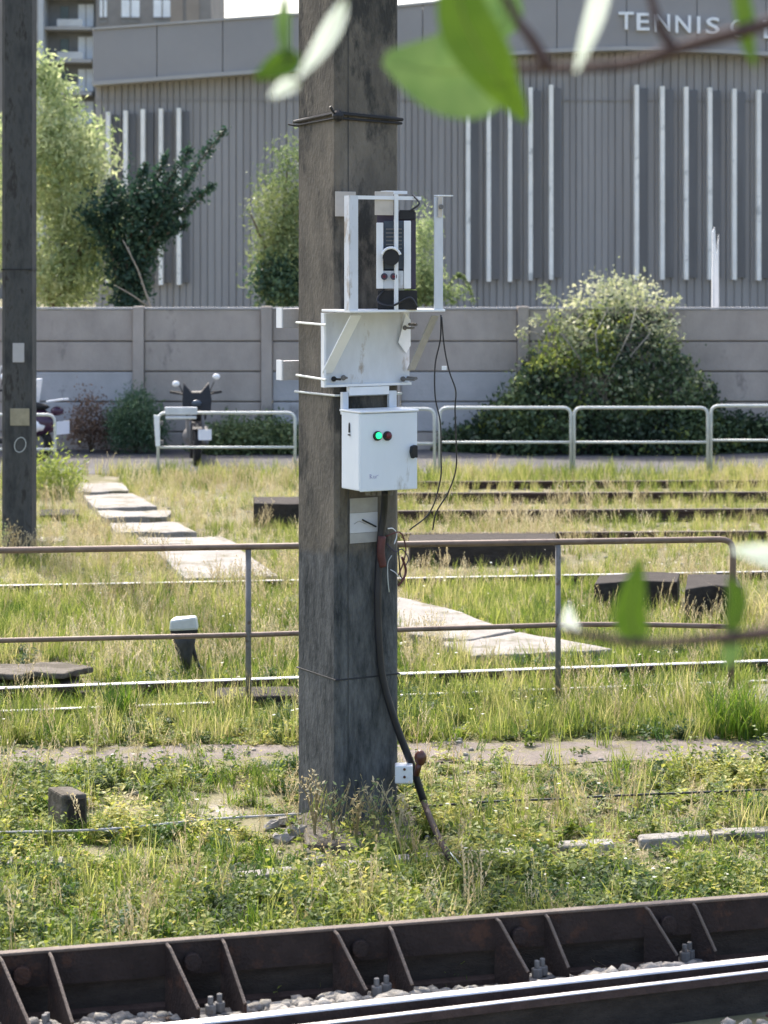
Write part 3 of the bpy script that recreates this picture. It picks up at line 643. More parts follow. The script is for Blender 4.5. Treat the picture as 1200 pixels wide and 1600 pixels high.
# mounting bracket: back plate, shelf, cage
br = thing("mounting_bracket", fp(.15, .05, 0) + Z * fz(570, 487), "white steel bracket with shelf and open cage bolted around the pole", "bracket")
n0 = .035; u0, u1 = fu(502, n0), fu(640, n0); zp0, zp1 = fz(570, 603, n0), fz(570, 488, n0)
b = MB(); fbox(b, u0, u1, n0 - .006, n0, zp0, zp1); bp = b.build("back_plate", M['whited'], br, bevel=.002)
b = MB(); fbox(b, u0, u0 + .012, n0, n0 + .03, zp0, zp1); fbox(b, u0 + .013, u1, n0, n0 + .02, zp0, zp0 + .012); b.build("plate_rim", M['white'], bp)
nf = .33; zs = fz(600, 487, .2)
us0, us1 = u0, fu(688, nf)
b = MB(); fbox(b, us0, us1 + .03, n0 + .002, nf, zs, zs + .012); b.build("shelf", M['white'], br, bevel=.002)
uL, uR = fu(552, nf), fu(687, nf)
zt_ = fz(600, 306, nf)
def angle(b, u, n, z0, z1, w_=.045, t_=.005, s=1):
    fbox(b, *sorted((u, u + s * w_)), n - t_, n, z0, z1); fbox(b, *sorted((u, u + s * t_)), n - w_, n - t_ - .0005, z0, z1)
for u, s in ((uL - .02, 1), (uR + .022, -1)):
    b = MB(); angle(b, u, nf - .005, zs + .012, zt_, s=s, w_=.05); b.build("upright", M['whited'], br)
b = MB(); um = fu(620, nf); fbox(b, um - .009, um + .009, nf - .012, nf, zs + .012, zt_ + .01); b.build("upright", M['white'], br)
b = MB(); ub = fu(620, .05); fbox(b, uL - .0, uR + .0 - .10, nf - .03, nf - .012, zt_ - .018, zt_ - .0); b.build("top_bar", M['white'], br)
b = MB(); fbox(b, uR - .01, uR + .08, nf - .04, nf + .0, zt_ + .004, zt_ + .010); b.build("top_plate", M['white'], br); b = MB(); fbox(b, um + .0, um + .12, nf - .16, nf - .1, zt_ + .015, zt_ + .03); b.build("top_plate", M['white'], br)
b = MB(); fbox(b, uR - .012, uR + .012, nf + .001, nf + .006, zt_ - .10, zt_ + .003); b.build("hanger_tab", M['cream'], br)
b = MB(); b.tube([fp(uR + .002, nf + .004, zt_ - .05), fp(uR + .002, nf + .016, zt_ - .05)], .012, 10); b.build("bolt", M['postg'], br)
def strut(b, pa, pb, w_=.032):
    d = (pb - pa).normalized(); s = Nn.cross(d).normalized() if abs(d.dot(Nn)) < .95 else U
    s = d.cross(U).cross(d).normalized() * 0 + U
    t_ = d.cross(s).normalized() * .003
    b.hexa([pa - s * w_ - t_, pa + s * w_ - t_, pa + s * w_ + t_, pa - s * w_ + t_, pb - s * w_ - t_, pb + s * w_ - t_, pb + s * w_ + t_, pb - s * w_ + t_])
b = MB(); strut(b, on(511, 582, .05), on(556, 493, nf - .05), .030); b.build("strut", M['white'], br)
b = MB(); strut(b, on(642, 578, .05), on(680, 493, nf - .05), .022); b.build("strut", M['wallc2'], br)
# clamp angles and threaded rods behind the pole
for yr, ya in ((507, 482), (592, 571)):
    zr = fz(500, yr)
    b = MB(); b.tube([fp(u0 - .02 + .012, .10, zr + .0), fp(-.012, -PB_ + .02, zr)], .0065, 7); b.build("threaded_rod", M['galv'], br)
    b = MB(); b.tube([fp(u1 - .01, .12, zr - .005), fp(PA + .02, -PB_ - .1, zr)], .008, 7); b.build("threaded_rod", M['postg'], br)
    zc = zr + .0; b = MB(); xl = fp(-.10, -PB_ - .1, 0)
    fbox(b, -.045, PA + .06, -PB_ - .072, -PB_ - .066, zr - .03, zr + .07)
    fbox(b, -.045, PA + .06, -PB_ - .13, -PB_ - .073, zr + .064, zr + .07); b.build("clamp_angle", M['wallc2'], br, bevel=.002)
    b = MB(); fbox(b, -.053, -.0455, -PB_ - .13, -PB_ - .068, zr - .03, zr + .075); b.build("clamp_edge", M['white'], br)
for px, py, l in ((520, 592, .06), (535, 590, .03), (630, 512, .09), (628, 592, .11)):
    b = MB(); p = on(px, py, n0); b.tube([p, p + Nn * l + U * .01], .006, 7); b.ball(p + Nn * .012, .014, 8, 5); b.build("bolt", M['postg'] if px > 525 else M['black'], br)
# curled plate flap at right of back plate
b = MB(); b.prism([on(634, 490, n0 + .012), on(641, 500, n0 + .012), on(641, 540, n0 + .012), on(634, 552, n0 + .012), on(622, 535, n0 + .012)][::-1], Nn * .004); b.build("plate_flap", M['white'], br)
# link between bracket and box
b = MB(); fbox(b, fu(546, .05), fu(608, .05), .02, .05, fz(570, 617, .05), zp0 - .003); b.build("link_plate", M['white'], br)
for xa_, xb2 in ((536, 545.6), (609, 621)):
    b = MB(); fbox(b, fu(xa_, .05), fu(xb2, .05), .02, .045, fz(570, 647, .05), fz(570, 612, .05)); b.build("link_leg", M['whited'], br, bevel=.003)
# cards on the cage
def fcard(name, label, cat, x0, y0, x1, y1, n, m, th=.004):
    b = MB(); fbox(b, fu(x0, n), fu(x1, n), n - th, n, fz(x0, y1, n), fz(x0, y0, n)); return tag(b.build(name, M[m], bevel=.001), label, cat)
fcard("cream_card", "cream square card on the pole at the cage's upper left corner", "card", 524, 299, 556, 338, .02, 'cream')
fcard("folded_card", "cream tan card hanging over the recording device in the cage", "card", 586, 299, 615, 336, .31, 'cream')
# recording device inside the cage
DY = 11.12
dv = thing("recording_device", at(618, 458, DY), "dark lens unit in pale housing standing inside the white cage", "device")
def dbox(x0, y0, x1, y1, ya, yb, nm, m, par=None, bev=.003):
    a, c = at(x0, y1, DY), at(x1, y0, DY); b = MB(); b.box(((a.x + c.x) / 2, (ya + yb) / 2, (a.z + c.z) / 2), (c.x - a.x, yb - ya, c.z - a.z)); return b.build(nm, M[m], par or dv, bevel=bev)
dbox(589, 330, 650, 452, DY + .03, DY + .16, "housing", 'plum')  # plum colour paints in the shade of the housing's right side
dbox(588, 348, 599, 451, DY - .02, DY + .028, "side_frame", 'white'); dbox(631, 345, 642, 451, DY - .02, DY + .028, "side_frame", 'white')
dbox(599.5, 345, 630.5, 421, DY + .0, DY + .028, "dark_window", 'teal')
fp_ = dbox(598, 423, 630.5, 451, DY - .015, DY + .028, "control_panel", 'whited')
dbox(590, 454, 652, 484, DY - .0, DY + .10, "base_block", 'black'); dbox(624, 328, 648, 343, DY - .0, DY + .02, "top_block", 'black')
for px in (600.5, 615):
    b = MB(); p = at(px, 432, DY - .015); b.tube([p, p - Vector((0, .012, 0))], .017, 12); b.build("knob", M['plum'], fp_)
    b = MB(); b.tube([p - Vector((0, .012, 0)), p - Vector((0, .015, 0))], .008, 10); b.build("knob_cap", M['red_off'], fp_)
p = at(611, 402, DY)
b = MB(); b.tube([p, p - Vector((0, .05, 0))], .042, 18); b.build("lens", M['black'], dv, smooth=False)
b = MB()
for k in range(10):
    a = R(15 + 15 * k); a2 = R(15 + 15 * (k + 1))
    b.tube([p + Vector((.047 * math.cos(a), -.055, .047 * math.sin(a))), p + Vector((.047 * math.cos(a2), -.055, .047 * math.sin(a2)))], .007, 6)
b.build("lens_hood", M['white'], dv, smooth=True)
for k in range(6): dbox(603, 357 + 6 * k, 628, 359 + 6 * k, DY - .006, DY - .001, "vent_bar", 'postg', bev=0)
b = MB(); b.tube(smooth_path([at(600, 452, DY), at(590, 470, DY - .03), at(612, 478, DY - .05), at(640, 465, DY - .04), at(652, 480, DY - .03)]), .006, 6); b.tube(smooth_path([at(640, 330, DY), at(655, 318, DY), at(645, 305, DY + .05)]), .005, 6); b.build("lead_wire", M['rubber'], dv, smooth=True)
# junction box
NF, NB = .25, .055
jb = thing("junction_box", fp(.2, .15, 0) + Z * fz(600, 765, NF), "white metal junction box with green and red lamps on the pole", "electrical box")
ux0, ux1 = fu(563, NF), fu(652, NF); zb0, zb1 = fz(600, 766, NF), fz(600, 645, NF)
b = MB(); fbox(b, ux0, ux1, NB, NF - .012, zb0, zb1); jbody = b.build("body", M['boxw'], jb, bevel=.006)
b = MB(); fbox(b, ux0 - .001, ux1 + .001, NF - .009, NF, zb0 - .003, zb1 - .002); door = b.build("door", M['boxw'], jb, bevel=.005)
b = MB(); fbox(b, ux0 - .006, ux1 + .006, NB - .01, NF + .008, zb1 + .001, zb1 + .012); b.build("lid", M['white'], jb, bevel=.004)
for px, m, lb in ((589, 'green_on', "lit green indicator lamp"), (604.5, 'red_off', "unlit dark red indicator lamp")):
    p = on(px, 681, NF)
    b = MB(); b.tube([p, p + Nn * .012], .024, 18); o = b.build("indicator_lamp", M['black'], door, label=lb, bevel=.002)
    b = MB(); b.ball(p + Nn * .014 + Vector((.002, 0, .002)), (.0165, .014, .0165), 12, 8); o = b.build("lens", M[m], door, smooth=True)
p = on(643, 706, NF); b = MB()
b.prism([p + U * -.014 + Z * .0, p + U * -.01 + Z * .028, p + U * .012 + Z * .036, p + U * .02 + Z * .03, p + U * .02 - Z * .03, p + U * .008 - Z * .026, p - U * .006 - Z * .032], Nn * .03); b.build("latch", M['black'], door, bevel=.004)
b = MB()      # small handwritten scribble at the bottom of the door
def stroke(pts): b.tube([on(x, y, NF + .0008) for x, y in pts], .0011, 4)
stroke([(578, 741), (578.4, 748.5)]); stroke([(578, 741.2), (581, 742.5), (578.5, 744.5), (582, 747.5)]); stroke([(583.5, 743.5), (583.5, 747), (586, 747.3), (586, 743.6)]); stroke([(587.5, 747.5), (587.7, 744), (591.5, 742.2)])
b.build("scribble", M['ink'], door)
p = None; b = MB(); us = fu(563, NF) - .0015
q = C0 + U * us; nn_ = NB + (NF - NB) * .45
b.prism([q + Nn * (nn_ - .006) + Z * (zb1 - .10), q + Nn * (nn_ + .006) + Z * (zb1 - .10), q + Nn * (nn_ + .004) + Z * (zb1 - .06), q + Nn * nn_ + Z * (zb1 - .05), q + Nn * (nn_ - .004) + Z * (zb1 - .06)], -U * .004)
b.prism([q + Nn * (nn_ - .011) + Z * (zb1 - .115), q + Nn * (nn_ + .010) + Z * (zb1 - .115), q + Nn * (nn_ + .006) + Z * (zb1 - .108), q + Nn * (nn_ - .011) + Z * (zb1 - .108)], -U * .004)
b.build("side_mark", M['black'], jbody)
b = MB()
for px in (575, 583, 592, 610): p = on(px, 767, .15); b.tube([p, p - Z * .022], .013, 10)
b.build("cable_gland", M['postg'], jb)
# paper notice
nt_ = thing("pinned_notice", on(568, 848, .006), "grimy white notice with an arrow on the pole below the box", "notice")
for y0, y1, m in ((778, 800.5, 'paperd'), (801, 832, 'paper'), (832.5, 848, 'paperd')):
    b = MB(); fbox(b, fu(547, .006), fu(590, .006), .002, .006, fz(568, y1, .006), fz(568, y0, .006)); b.build("sheet", M[m], nt_)
b = MB(); b.tube([on(566, 812, .009), on(588, 823, .03)], .0045, 6); b.build("dark_pin", M['black'], nt_)
b = MB(); b.tube([on(553, 819, .008), on(561, 814, .008), on(572, 819, .008)], .0012, 4); b.build("pencil_line", M['postg'], nt_)
# power cable
def cable(name, label, pts, r, m, cat="cable", n=10, k=6):
    b = MB(); b.tube(smooth_path(pts, k), r, n); return tag(b.build(name, M[m], smooth=True), label, cat)
pc = thing("power_cable", on(600, 790, .04), "thick black cable dropping from the junction box down to the ground", "cable")
b = MB(); b.tube(smooth_path([on(602, 768, .1), on(600, 800, .05), on(594, 850, .03), on(590, 930, .03), on(592, 1000, .03), on(598, 1060, .03), on(618, 1130, .05), on(645, 1200, .07), on(662, 1252, .08)]), .0195, 10); b.build("sheath", M['rubber'], pc, smooth=True)
e = on(662, 1252, .08); g1 = atz(700, 1335, .10); g2 = atz(728, 1372, -.02)
b = MB(); b.tube(smooth_path([e, e.lerp(g1, .5) + Vector((-.01, 0, .005)), g1, g2]), .0165, 10); b.build("frayed_end", M['rust'], pc, smooth=True)
b = MB(); b.tube(smooth_path([e + Vector((.02, -.01, -.1)), g1 + Vector((.012, -.016, .01)), g2 + Vector((.005, -.02, .03))]), .0035, 6); b.build("bare_strand", M['galv'], pc, smooth=True)
b = MB(); b.tube(smooth_path([on(597, 838, .05), on(595, 862, .05), on(598, 885, .045)]), [.0205] * 13, 10); b.build("red_wrap", M['redr'], pc, smooth=True)
# loose wires beside the cable
lw = thing("loose_wires", on(620, 880, .03), "tangle of loose thin red, white and black wires beside thick cable", "wires")
for pts, r, m in (([(606, 826), (614, 826), (620, 835), (616, 850)], .003, 'white'), ([(603, 838), (625, 832), (634, 856), (630, 880), (622, 900)], .004, 'redr'), ([(612, 868), (606, 880), (606, 905), (608, 925)], .003, 'galv'),
                  ([(622, 855), (624, 880), (626, 900), (632, 905)], .004, 'rubber'), ([(628, 870), (634, 890), (630, 905), (622, 915)], .007, 'redr'), ([(604, 850), (618, 862), (628, 858), (638, 872), (634, 884)], .003, 'plum'), ([(610, 890), (618, 895), (626, 905)], .0025, 'whited')):
    b = MB(); b.tube(smooth_path([on(x, y, .035 + .01 * math.sin(x)) for x, y in pts]), r, 6); b.build("wire", M[m], lw, smooth=True)
# thin hanging wires from the shelf
b0 = on(688, 492, nf)
hw = thing("hanging_wires", b0, "pair of thin dark wires hanging from the cage shelf", "wires")
for k, pts in enumerate(([(689, 492), (688, 530), (680, 570), (680, 620), (688, 660), (689, 710), (688, 750), (672, 800), (640, 828)], [(690, 495), (694, 540), (702, 580), (712, 610), (711, 640), (713, 700), (712, 735), (700, 770), (682, 800), (676, 828)])):
    pp = [at(x, y, b0.y + .02 * i * (1 if k else .6)) for i, (x, y) in enumerate(pts)]
    b = MB(); b.tube(smooth_path(pp), .0038, 6); b.build("wire", M['rubber'], hw, smooth=True)
b = MB(); b.box(at(694, 575, b0.y), (.025, .012, .02)); b.build("wire_clip", M['white'], hw)
# ceramic block with insulator knob low on the pole's edge
cb = thing("ceramic_terminal", on(632, 1222, .02), "small white ceramic terminal with brown knob at the pole's lower right", "terminal")
cy = 11.4
b = MB(); a, c = at(617, 1222, cy), at(645, 1194, cy); b.box(((a.x + c.x) / 2, cy, (a.z + c.z) / 2), (c.x - a.x, .08, c.z - a.z)); cbb = b.build("block", M['ceram'], cb, bevel=.006)
for py in (1202, 1214):
    b = MB(); p = at(632, py, cy - .04); b.tube([p, p - Vector((0, .004, 0))], .007, 8); b.build("screw_hole", M['brownk'], cbb)
b = MB(); b.ball(at(657, 1184, cy), (.032, .03, .042)); b.tube([at(656, 1190, cy), at(650, 1212, cy)], .016, 8); b.build("knob", M['brownk'], cb, smooth=True)
# foundation
b = MB(); zz = .045
b.prism([atz(478, 1318, zz), atz(560, 1322, zz), atz(650, 1308, zz), atz(655, 1262, zz), atz(560, 1245, zz), atz(470, 1270, zz)], (0, 0, -.12))
tag(b.build("foundation_block", M['oldc'], bevel=.02), "rough concrete footing around the base of the main pole", "footing")

# ---------------------------------------------------------------- handrail between pole and tracks
hr = thing("handrail", Vector((-.3, 14.45, 0)), "long rusty two bar handrail running across the photo behind the pole", "handrail")
def hl(px, z):
    # the handrail's vertical plane
    A = Vector((-2.427, 14.157)); B = Vector((2.102, 14.71)); D = B - A; k = (px - 600) / F
    t = (k * A.y - A.x) / (D.x - k * D.y); p = A + D * t; return Vector((p.x, p.y, z))
b = MB(); b.tube(arc_round([hl(-500, 1.05), hl(1146, 1.05), hl(1141, 0)], .09), .0205, 10); b.build("top_rail", M['pipe'], hr, smooth=True)
b = MB(); b.tube([hl(-500, .475), hl(400, .485), hl(640, .50), hl(900, .51), hl(1010, .50), hl(1141, .475)], .0165, 10); b.build("middle_rail", M['pipe'], hr, smooth=True)
for px in (-96, 388, 872):
    b = MB(); b.tube([hl(px, 0), hl(px, 1.03)], .0185, 10); b.build("post", M['postg'], hr, smooth=True)

# ---------------------------------------------------------------- tracks
def rail(label, y0, y1, ztop, h=.13, hw=.033, ta=-.25, tb=1.25, name="rail", topm='railtop', x0=0, x1=1200, w_top=None):
    p, q = atz(x0, y0, ztop), atz(x1, y1, ztop); d = q - p; a, c = p + d * ta, p + d * tb
    s = Vector((-d.y, d.x, 0)).normalized()
    t = thing(name, Vector(((a.x + c.x) / 2, (a.y + c.y) / 2, ztop - h)), label, "rail", "old rails in the grass")
    def pr(P): return [a + s * u + Z * v for u, v in P]
    b = MB(); b.prism(pr([(-.065, -h), (.065, -h), (.065, -h + .012), (.012, -h + .03), (.012, -.045), (hw, -.035), (hw, -.006), (-hw, -.006), (-hw, -.035), (-.012, -.045), (-.012, -h + .03), (-.065, -h + .012)]), c - a); b.build("body", M['railside'], t)
    b = MB(); b.prism(pr([(-hw + .004, -.0055), (hw - .004, -.0055), (hw - .009, 0), (-hw + .009, 0)]), c - a); b.build("running_surface", M[topm], t)
    return t
rail("bright worn rail just behind the handrail posts", 1074, 1031, .11)
rail("thinner overgrown rail nearest the handrail", 1110, 1062, .06, h=.10, hw=.022)
rail("thin bright rail crossing below the pale path slab", 914, 892, .09, hw=.028)
rail("rusty rail behind the top bar of the handrail", 833, 829, .11, topm='edge', x0=560, ta=0)
rail("brown rail in the far grass, middle of three", 798, 794, .14, topm='edge', x0=560, ta=0)
rail("brown rail in the far grass, farther of the pair", 770, 768, .13, topm='edge', x0=560, ta=0)
rail("farthest brown rail just before the road", 752, 750, .10, topm='edge', x0=640, ta=0)

def slab(name, label, pts, z=.08, th=.10, m='slab', cat="slab", group=None, bev=.012):
    Q = []
    for i, (x, y) in enumerate(pts):
        x2, y2 = pts[(i + 1) % len(pts)]; n = 5 if m == 'slab' else 2
        for k in range(n):
            t = k / n; Q.append((x + (x2 - x) * t + (random.uniform(-2.5, 2.5) if k else 0), y + (y2 - y) * t + (random.uniform(-1.2, 1.2) if k and m == 'slab' else random.uniform(-1.5, 1.5) if k else 0)))
    b = MB(); b.prism([atz(x, y, z) for x, y in Q], (0, 0, -th)); o = b.build(name, M[m], bevel=bev); return tag(o, label, cat, group)
G = "pale concrete slabs of the path over the tracks"
slab("path_slab", "farthest thin pale slab where the path meets the road", [(122, 768), (200, 767), (193, 755), (118, 755)], group=G)
slab("path_slab", "second pale slab from the road on the path", [(150, 793), (246, 791), (208, 771), (130, 773)], group=G)
slab("path_slab", "third narrow pale slab from the road", [(166, 809), (262, 807), (268, 797), (150, 798)], group=G)
slab("path_slab", "pale slab just above the left handrail line", [(182, 832), (308, 831), (272, 815), (172, 817)], group=G)
slab("path_slab", "short pale slab strip touching the handrail's top bar", [(225, 850), (372, 850), (345, 838), (215, 839)], group=G)
slab("path_slab", "large pale slab left of the main pole beneath top bar", [(292, 903), (438, 900), (375, 858), (245, 862)], group=G)
slab("path_slab", "large pale slab right of the main pole beneath middle bar", [(640, 990), (725, 1000), (806, 985), (700, 950), (600, 928), (560, 928)], group=G)
slab("path_slab", "tapering pale slab behind the handrail post at right", [(738, 1024), (960, 1014), (812, 987), (735, 1001), (690, 1003)], group=G)
slab("path_slab", "bright slab corner at the right edge near handrail end", [(1165, 1085), (1230, 1112), (1330, 1108), (1260, 1070), (1180, 1068)], group=G)
slab("stone_slab", "weathered grey slab on dark blocks at the left edge", [(-60, 1052), (30, 1054), (60, 1049), (100, 1052), (147, 1042), (118, 1038), (90, 1034), (40, 1037), (-60, 1034)], z=.14, th=.04, cat="slab", m='oldc')
slab("timber_block", "dark block under the weathered grey slab at left", [(-60, 1068), (125, 1068), (125, 1050), (-60, 1050)], z=.07, th=.1, m='dark', cat="timber")
slab("old_sleeper", "dark sleeper end beside the pole under the bright worn rail", [(335, 1088), (466, 1086), (466, 1072), (340, 1074)], z=.10, th=.14, m='dark', cat="sleeper")
slab("old_sleeper", "dark low timber piece in grass left of handrail post", [(120, 1082), (165, 1081), (168, 1070), (118, 1071)], z=.08, th=.1, m='dark', cat="sleeper")
slab("old_sleeper", "dark timber block in the grass left of the main pole", [(396, 786), (500, 786), (500, 776), (396, 776)], z=.26, th=.22, m='dark', cat="sleeper")
slab("old_sleeper", "long dark sleeper under the handrail right of the pole", [(640, 850), (868, 848), (868, 833), (640, 835)], z=.22, th=.24, m='dark', cat="sleeper")
slab("old_sleeper", "tilted dark sleeper ahead of the handrail's right end", [(928, 912), (990, 907), (1058, 909), (1062, 895), (1000, 893), (936, 899)], z=.24, th=.26, m='dark', cat="sleeper")
slab("old_sleeper", "dark sleeper stub beside the handrail's end post", [(1070, 921), (1120, 914), (1160, 918), (1150, 898), (1074, 897)], z=.30, th=.32, m='dark', cat="sleeper")
slab("old_sleeper", "dark low sleeper stub right of the left pole", [(62, 805), (128, 805), (122, 796), (62, 796)], z=.07, th=.09, m='dark', cat="sleeper")
slab("flat_stone", "small flat pale stone in the grass under the left pole", [(60, 845), (100, 845), (105, 838), (62, 838)], z=.05, th=.04, cat="stone")
slab("flat_stone", "small pale stone in grass left of the signal lamp", [(52, 926), (82, 928), (84, 917), (56, 916)], z=.05, th=.04, cat="stone")
slab("flat_stone", "pale stone chunk in grass just left of the main pole", [(440, 938), (466, 940), (470, 930), (445, 929)], z=.05, th=.04, cat="stone")
# concrete stub
t = thing("concrete_stub", atz(105, 1282), "square concrete stub with a dark side in the grass", "concrete block")
b = MB(); zz = .2
b.prism([atz(97, 1242, zz), atz(137, 1240, zz), atz(112, 1228, zz), atz(74, 1229, zz)], (0, 0, -.22)); b.build("block", M['oldc'], t, bevel=.012)
b = MB(); f0, f1 = atz(107, 1242, zz), atz(136, 1240.5, zz)
b.prism([f0 + Vector((0, -.004, -.02)), f1 + Vector((-.01, -.004, -.02)), f1 + Vector((-.01, -.004, -.15)), f0 + Vector((0, -.004, -.15))], (0, -.004, 0)); b.build("dark_face", M['dark'], t)  # thin dark plate laid on the block's front
# low kerb line in front of the pole, in pieces
segs = [(360, 1372, 470, 1360), (500, 1358, 640, 1342), (660, 1341, 835, 1331), (875, 1322, 960, 1318), (1000, 1312, 1110, 1304), (1115, 1303, 1260, 1296)]
for i, (xa, ya, xc, yc) in enumerate(segs):
    p, q = atz(xa, ya, .05), atz(xc, yc, .05); b = MB(); b.prism([p, q, q + Vector((0, .11, 0)), p + Vector((0, .11, 0))], (0, 0, -.12))
    tag(b.build("kerb_stone", M['slab'], bevel=.012), ["leftmost overgrown kerb stone in front of the pole", "kerb stone directly below the main pole's base", "kerb stone right of the cable's lower end",
        "short kerb stone in the weeds at lower right", "kerb stone piece second from the right edge", "kerb stone running out at the right edge"][i], "kerb", "overgrown kerb stones")
cable("ground_wire", "thin dark wire lying on the grass from the pole to the right", [atz(640, 1262, .06), atz(760, 1253, .07), atz(880, 1248, .06), atz(970, 1243, .07), atz(1250, 1232, .05)], .006, 'rubber')
cable("ground_cable", "thin pale cable lying on the grass left of the pole", [atz(-80, 1302, .06), atz(160, 1296, .07), atz(330, 1280, .07), atz(470, 1272, .06)], .006, 'wallc2')
rc = thing("ribbed_cover", atz(45, 1355), "pale ribbed duct cover half buried at the left edge", "duct cover")
for k in range(9):
    x_ = -10 + k * 13; b = MB(); p_ = atz(x_, 1348, .05); b.box(p_, (.022, .12, .03), R(4)); b.build("rib", M['slab'], rc, bevel=.004)
# rubble near the pole foot
rb = thing("broken_concrete", atz(455, 1330), "broken concrete lumps and debris at the pole's left foot", "rubble")
for x, y, s in ((450, 1282, .05), (478, 1338, .05), (425, 1290, .035), (462, 1300, .045), (490, 1345, .04), (440, 1310, .04)):
    b = MB(); p = atz(x, y, .02); b.ball(p, (s * 1.5, s, s * .7), 7, 4, rz=x)
    b.v = [tuple(Vector(v) + Vector((random.uniform(-.012, .012),) * 3)) for v in b.v]; b.build("lump", M['slab'], rb)
# dwarf signal
Yd = 15.55
ds = thing("dwarf_signal", at(290, 1058, Yd), "small tilted dwarf signal with pale grey cap between the tracks", "signal"); ds.location.z = 0
b = MB(); y = Yd
b.hexa([at(264, 987, y - .07), at(310, 985, y - .07), at(311, 982, y + .08), at(268, 983, y + .08), at(265, 969, y - .07), at(305, 963, y - .07), at(308, 961, y + .08), at(272, 963, y + .08)]); b.build("cap", M['galv'], ds, bevel=.018)
b = MB(); b.hexa([at(267, 993, y - .06), at(309, 990, y - .06), at(309, 988, y + .06), at(270, 988, y + .06), at(266, 986, y - .06), at(309, 984, y - .06), at(309, 982, y + .06), at(270, 983, y + .06)]); b.build("collar", M['black'], ds)
b = MB(); b.tube([at(288, 992, y), at(288, 1004, y), at(290, 1022, y), at(292, 1045, y)], [.085, .078, .05, .032], 12); b.build("housing", M['pole2'], ds, smooth=True)
b = MB(); b.tube(smooth_path([at(299, 1000, y), at(304, 1022, y), at(312, 1042, y), at(335, 1056, y - .1)]), .014, 8); b.build("conduit", M['rubber'], ds, smooth=True)

# ---------------------------------------------------------------- foreground track
def line_pt(x0, y0, x1, y1, z):
    A, B = atz(x0, y0, z), atz(x1, y1, z)
    def f(px):
        D = B - A; k = (px - 600) / F; t = (k * A.y - A.x) / (D.x - k * D.y); return A + D * t
    return f
ZB = .31
bl_ = line_pt(0, 1493, 1200, 1401, ZB)
a, c = bl_(-500), bl_(1800); d = (c - a); s = Vector((-d.y, d.x, 0)).normalized()
gb = thing("guard_beam", bl_(600) - Z * ZB, "rusty raised guard beam on triangular gusset brackets in the foreground", "guard rail")
b = MB(); b.prism([a + s * u + Z * v for u, v in ((0, -.125), (.014, -.125), (.014, -.004), (0, -.004))], d); b.build("beam_web", M['rust'], gb)
b = MB(); b.prism([a + s * u + Z * v for u, v in ((-.006, -.003), (.035, -.003), (.035, .008), (-.006, .008))], d); b.build("beam_flange", M['edge'], gb, bevel=.003)
b = MB(); b.prism([a + s * u + Z * v for u, v in ((.05, -.31), (.12, -.31), (.12, -.126), (.05, -.126))], d); b.build("gap_shade_panel", M['dark'], gb)  # added dark panel standing in for the shade in the gap below the web
b = MB(); b.prism([a + s * u + Z * v for u, v in ((.02, -.27), (.048, -.27), (.048, -.235), (.02, -.245))], d); b.build("foot_rail", M['railside'], gb)
rl = line_pt(0, 1630, 1200, 1496, .16)
pairs = [(-270, -185), (-4, 75), (258, 345), (520, 606), (773, 850), (1006, 1080), (1228, 1298), (1440, 1508)]
for xl, xr in pairs:
    bk = bpy.data.objects.new("bracket", None); col.objects.link(bk); bk.parent = gb; bk.location = bl_((xl + xr) / 2) - Z * ZB - gb.location
    for x, dx in ((xl, 50), (xr, 36)):
        t0 = bl_(x); ky = (1630 - .1117 * (x + dx)) - 19; ft = atz(x + dx, ky, .13); fb = Vector((ft.x, ft.y, .06)); b0_ = Vector((t0.x, t0.y, .06)); t1 = t0 - Z * .004
        th_ = Vector((d.x, d.y, 0)).normalized() * .011; mid = t0 - Z * .004 + (ft - t0) * .12 + Z * .012
        b = MB(); b.prism([b0_, fb, ft, mid, t1], th_); b.build("gusset", M['rust'], bk)
        b = MB(); o_ = Vector((0, -.0045, .0015)); b.tube([t1 + o_ + th_ * .5, mid + o_ + th_ * .5, ft + o_ + th_ * .5], .0065, 6); b.build("gusset_edge", M['edge'], bk)
        p = Vector((ft.x, ft.y, 0)) + th_ * (6 if x == xl else -4) + Vector((0, .05, 0)) + Vector((-.02 if x == xl else -.05, 0, 0))
        b = MB(); b.box(p + Z * .075, (.085, .07, .03), R(15)); b.tube([p + Z * .09, p + Z * .125], .022, 6); b.tube([p + Z * .125, p + Z * .155], .011, 8); b.build("clip_bolt", M['postg'], bk, bevel=.003)
    b = MB(); p = bl_(xl + (xr - xl) * .48) - Z * .075 + Vector((0, -.0, 0)); b.tube([p, p - s * .028], .034, 14); b.build("bolt_head", M['edge' if False else 'rust'], bk, bevel=.004)
    b = MB(); f = s * -1
    q = bl_((xl + xr) / 2); L_ = .30; dd = d.normalized()
    b.prism([Vector((q.x, q.y, .03)) - dd * .18 + f * .01, Vector((q.x, q.y, .03)) + dd * .22 + f * .01, Vector((q.x, q.y, .03)) + dd * .26 + f * .33, Vector((q.x, q.y, .03)) - dd * .12 + f * .36], (0, 0, .025)); b.build("base_plate", M['rust'], bk)
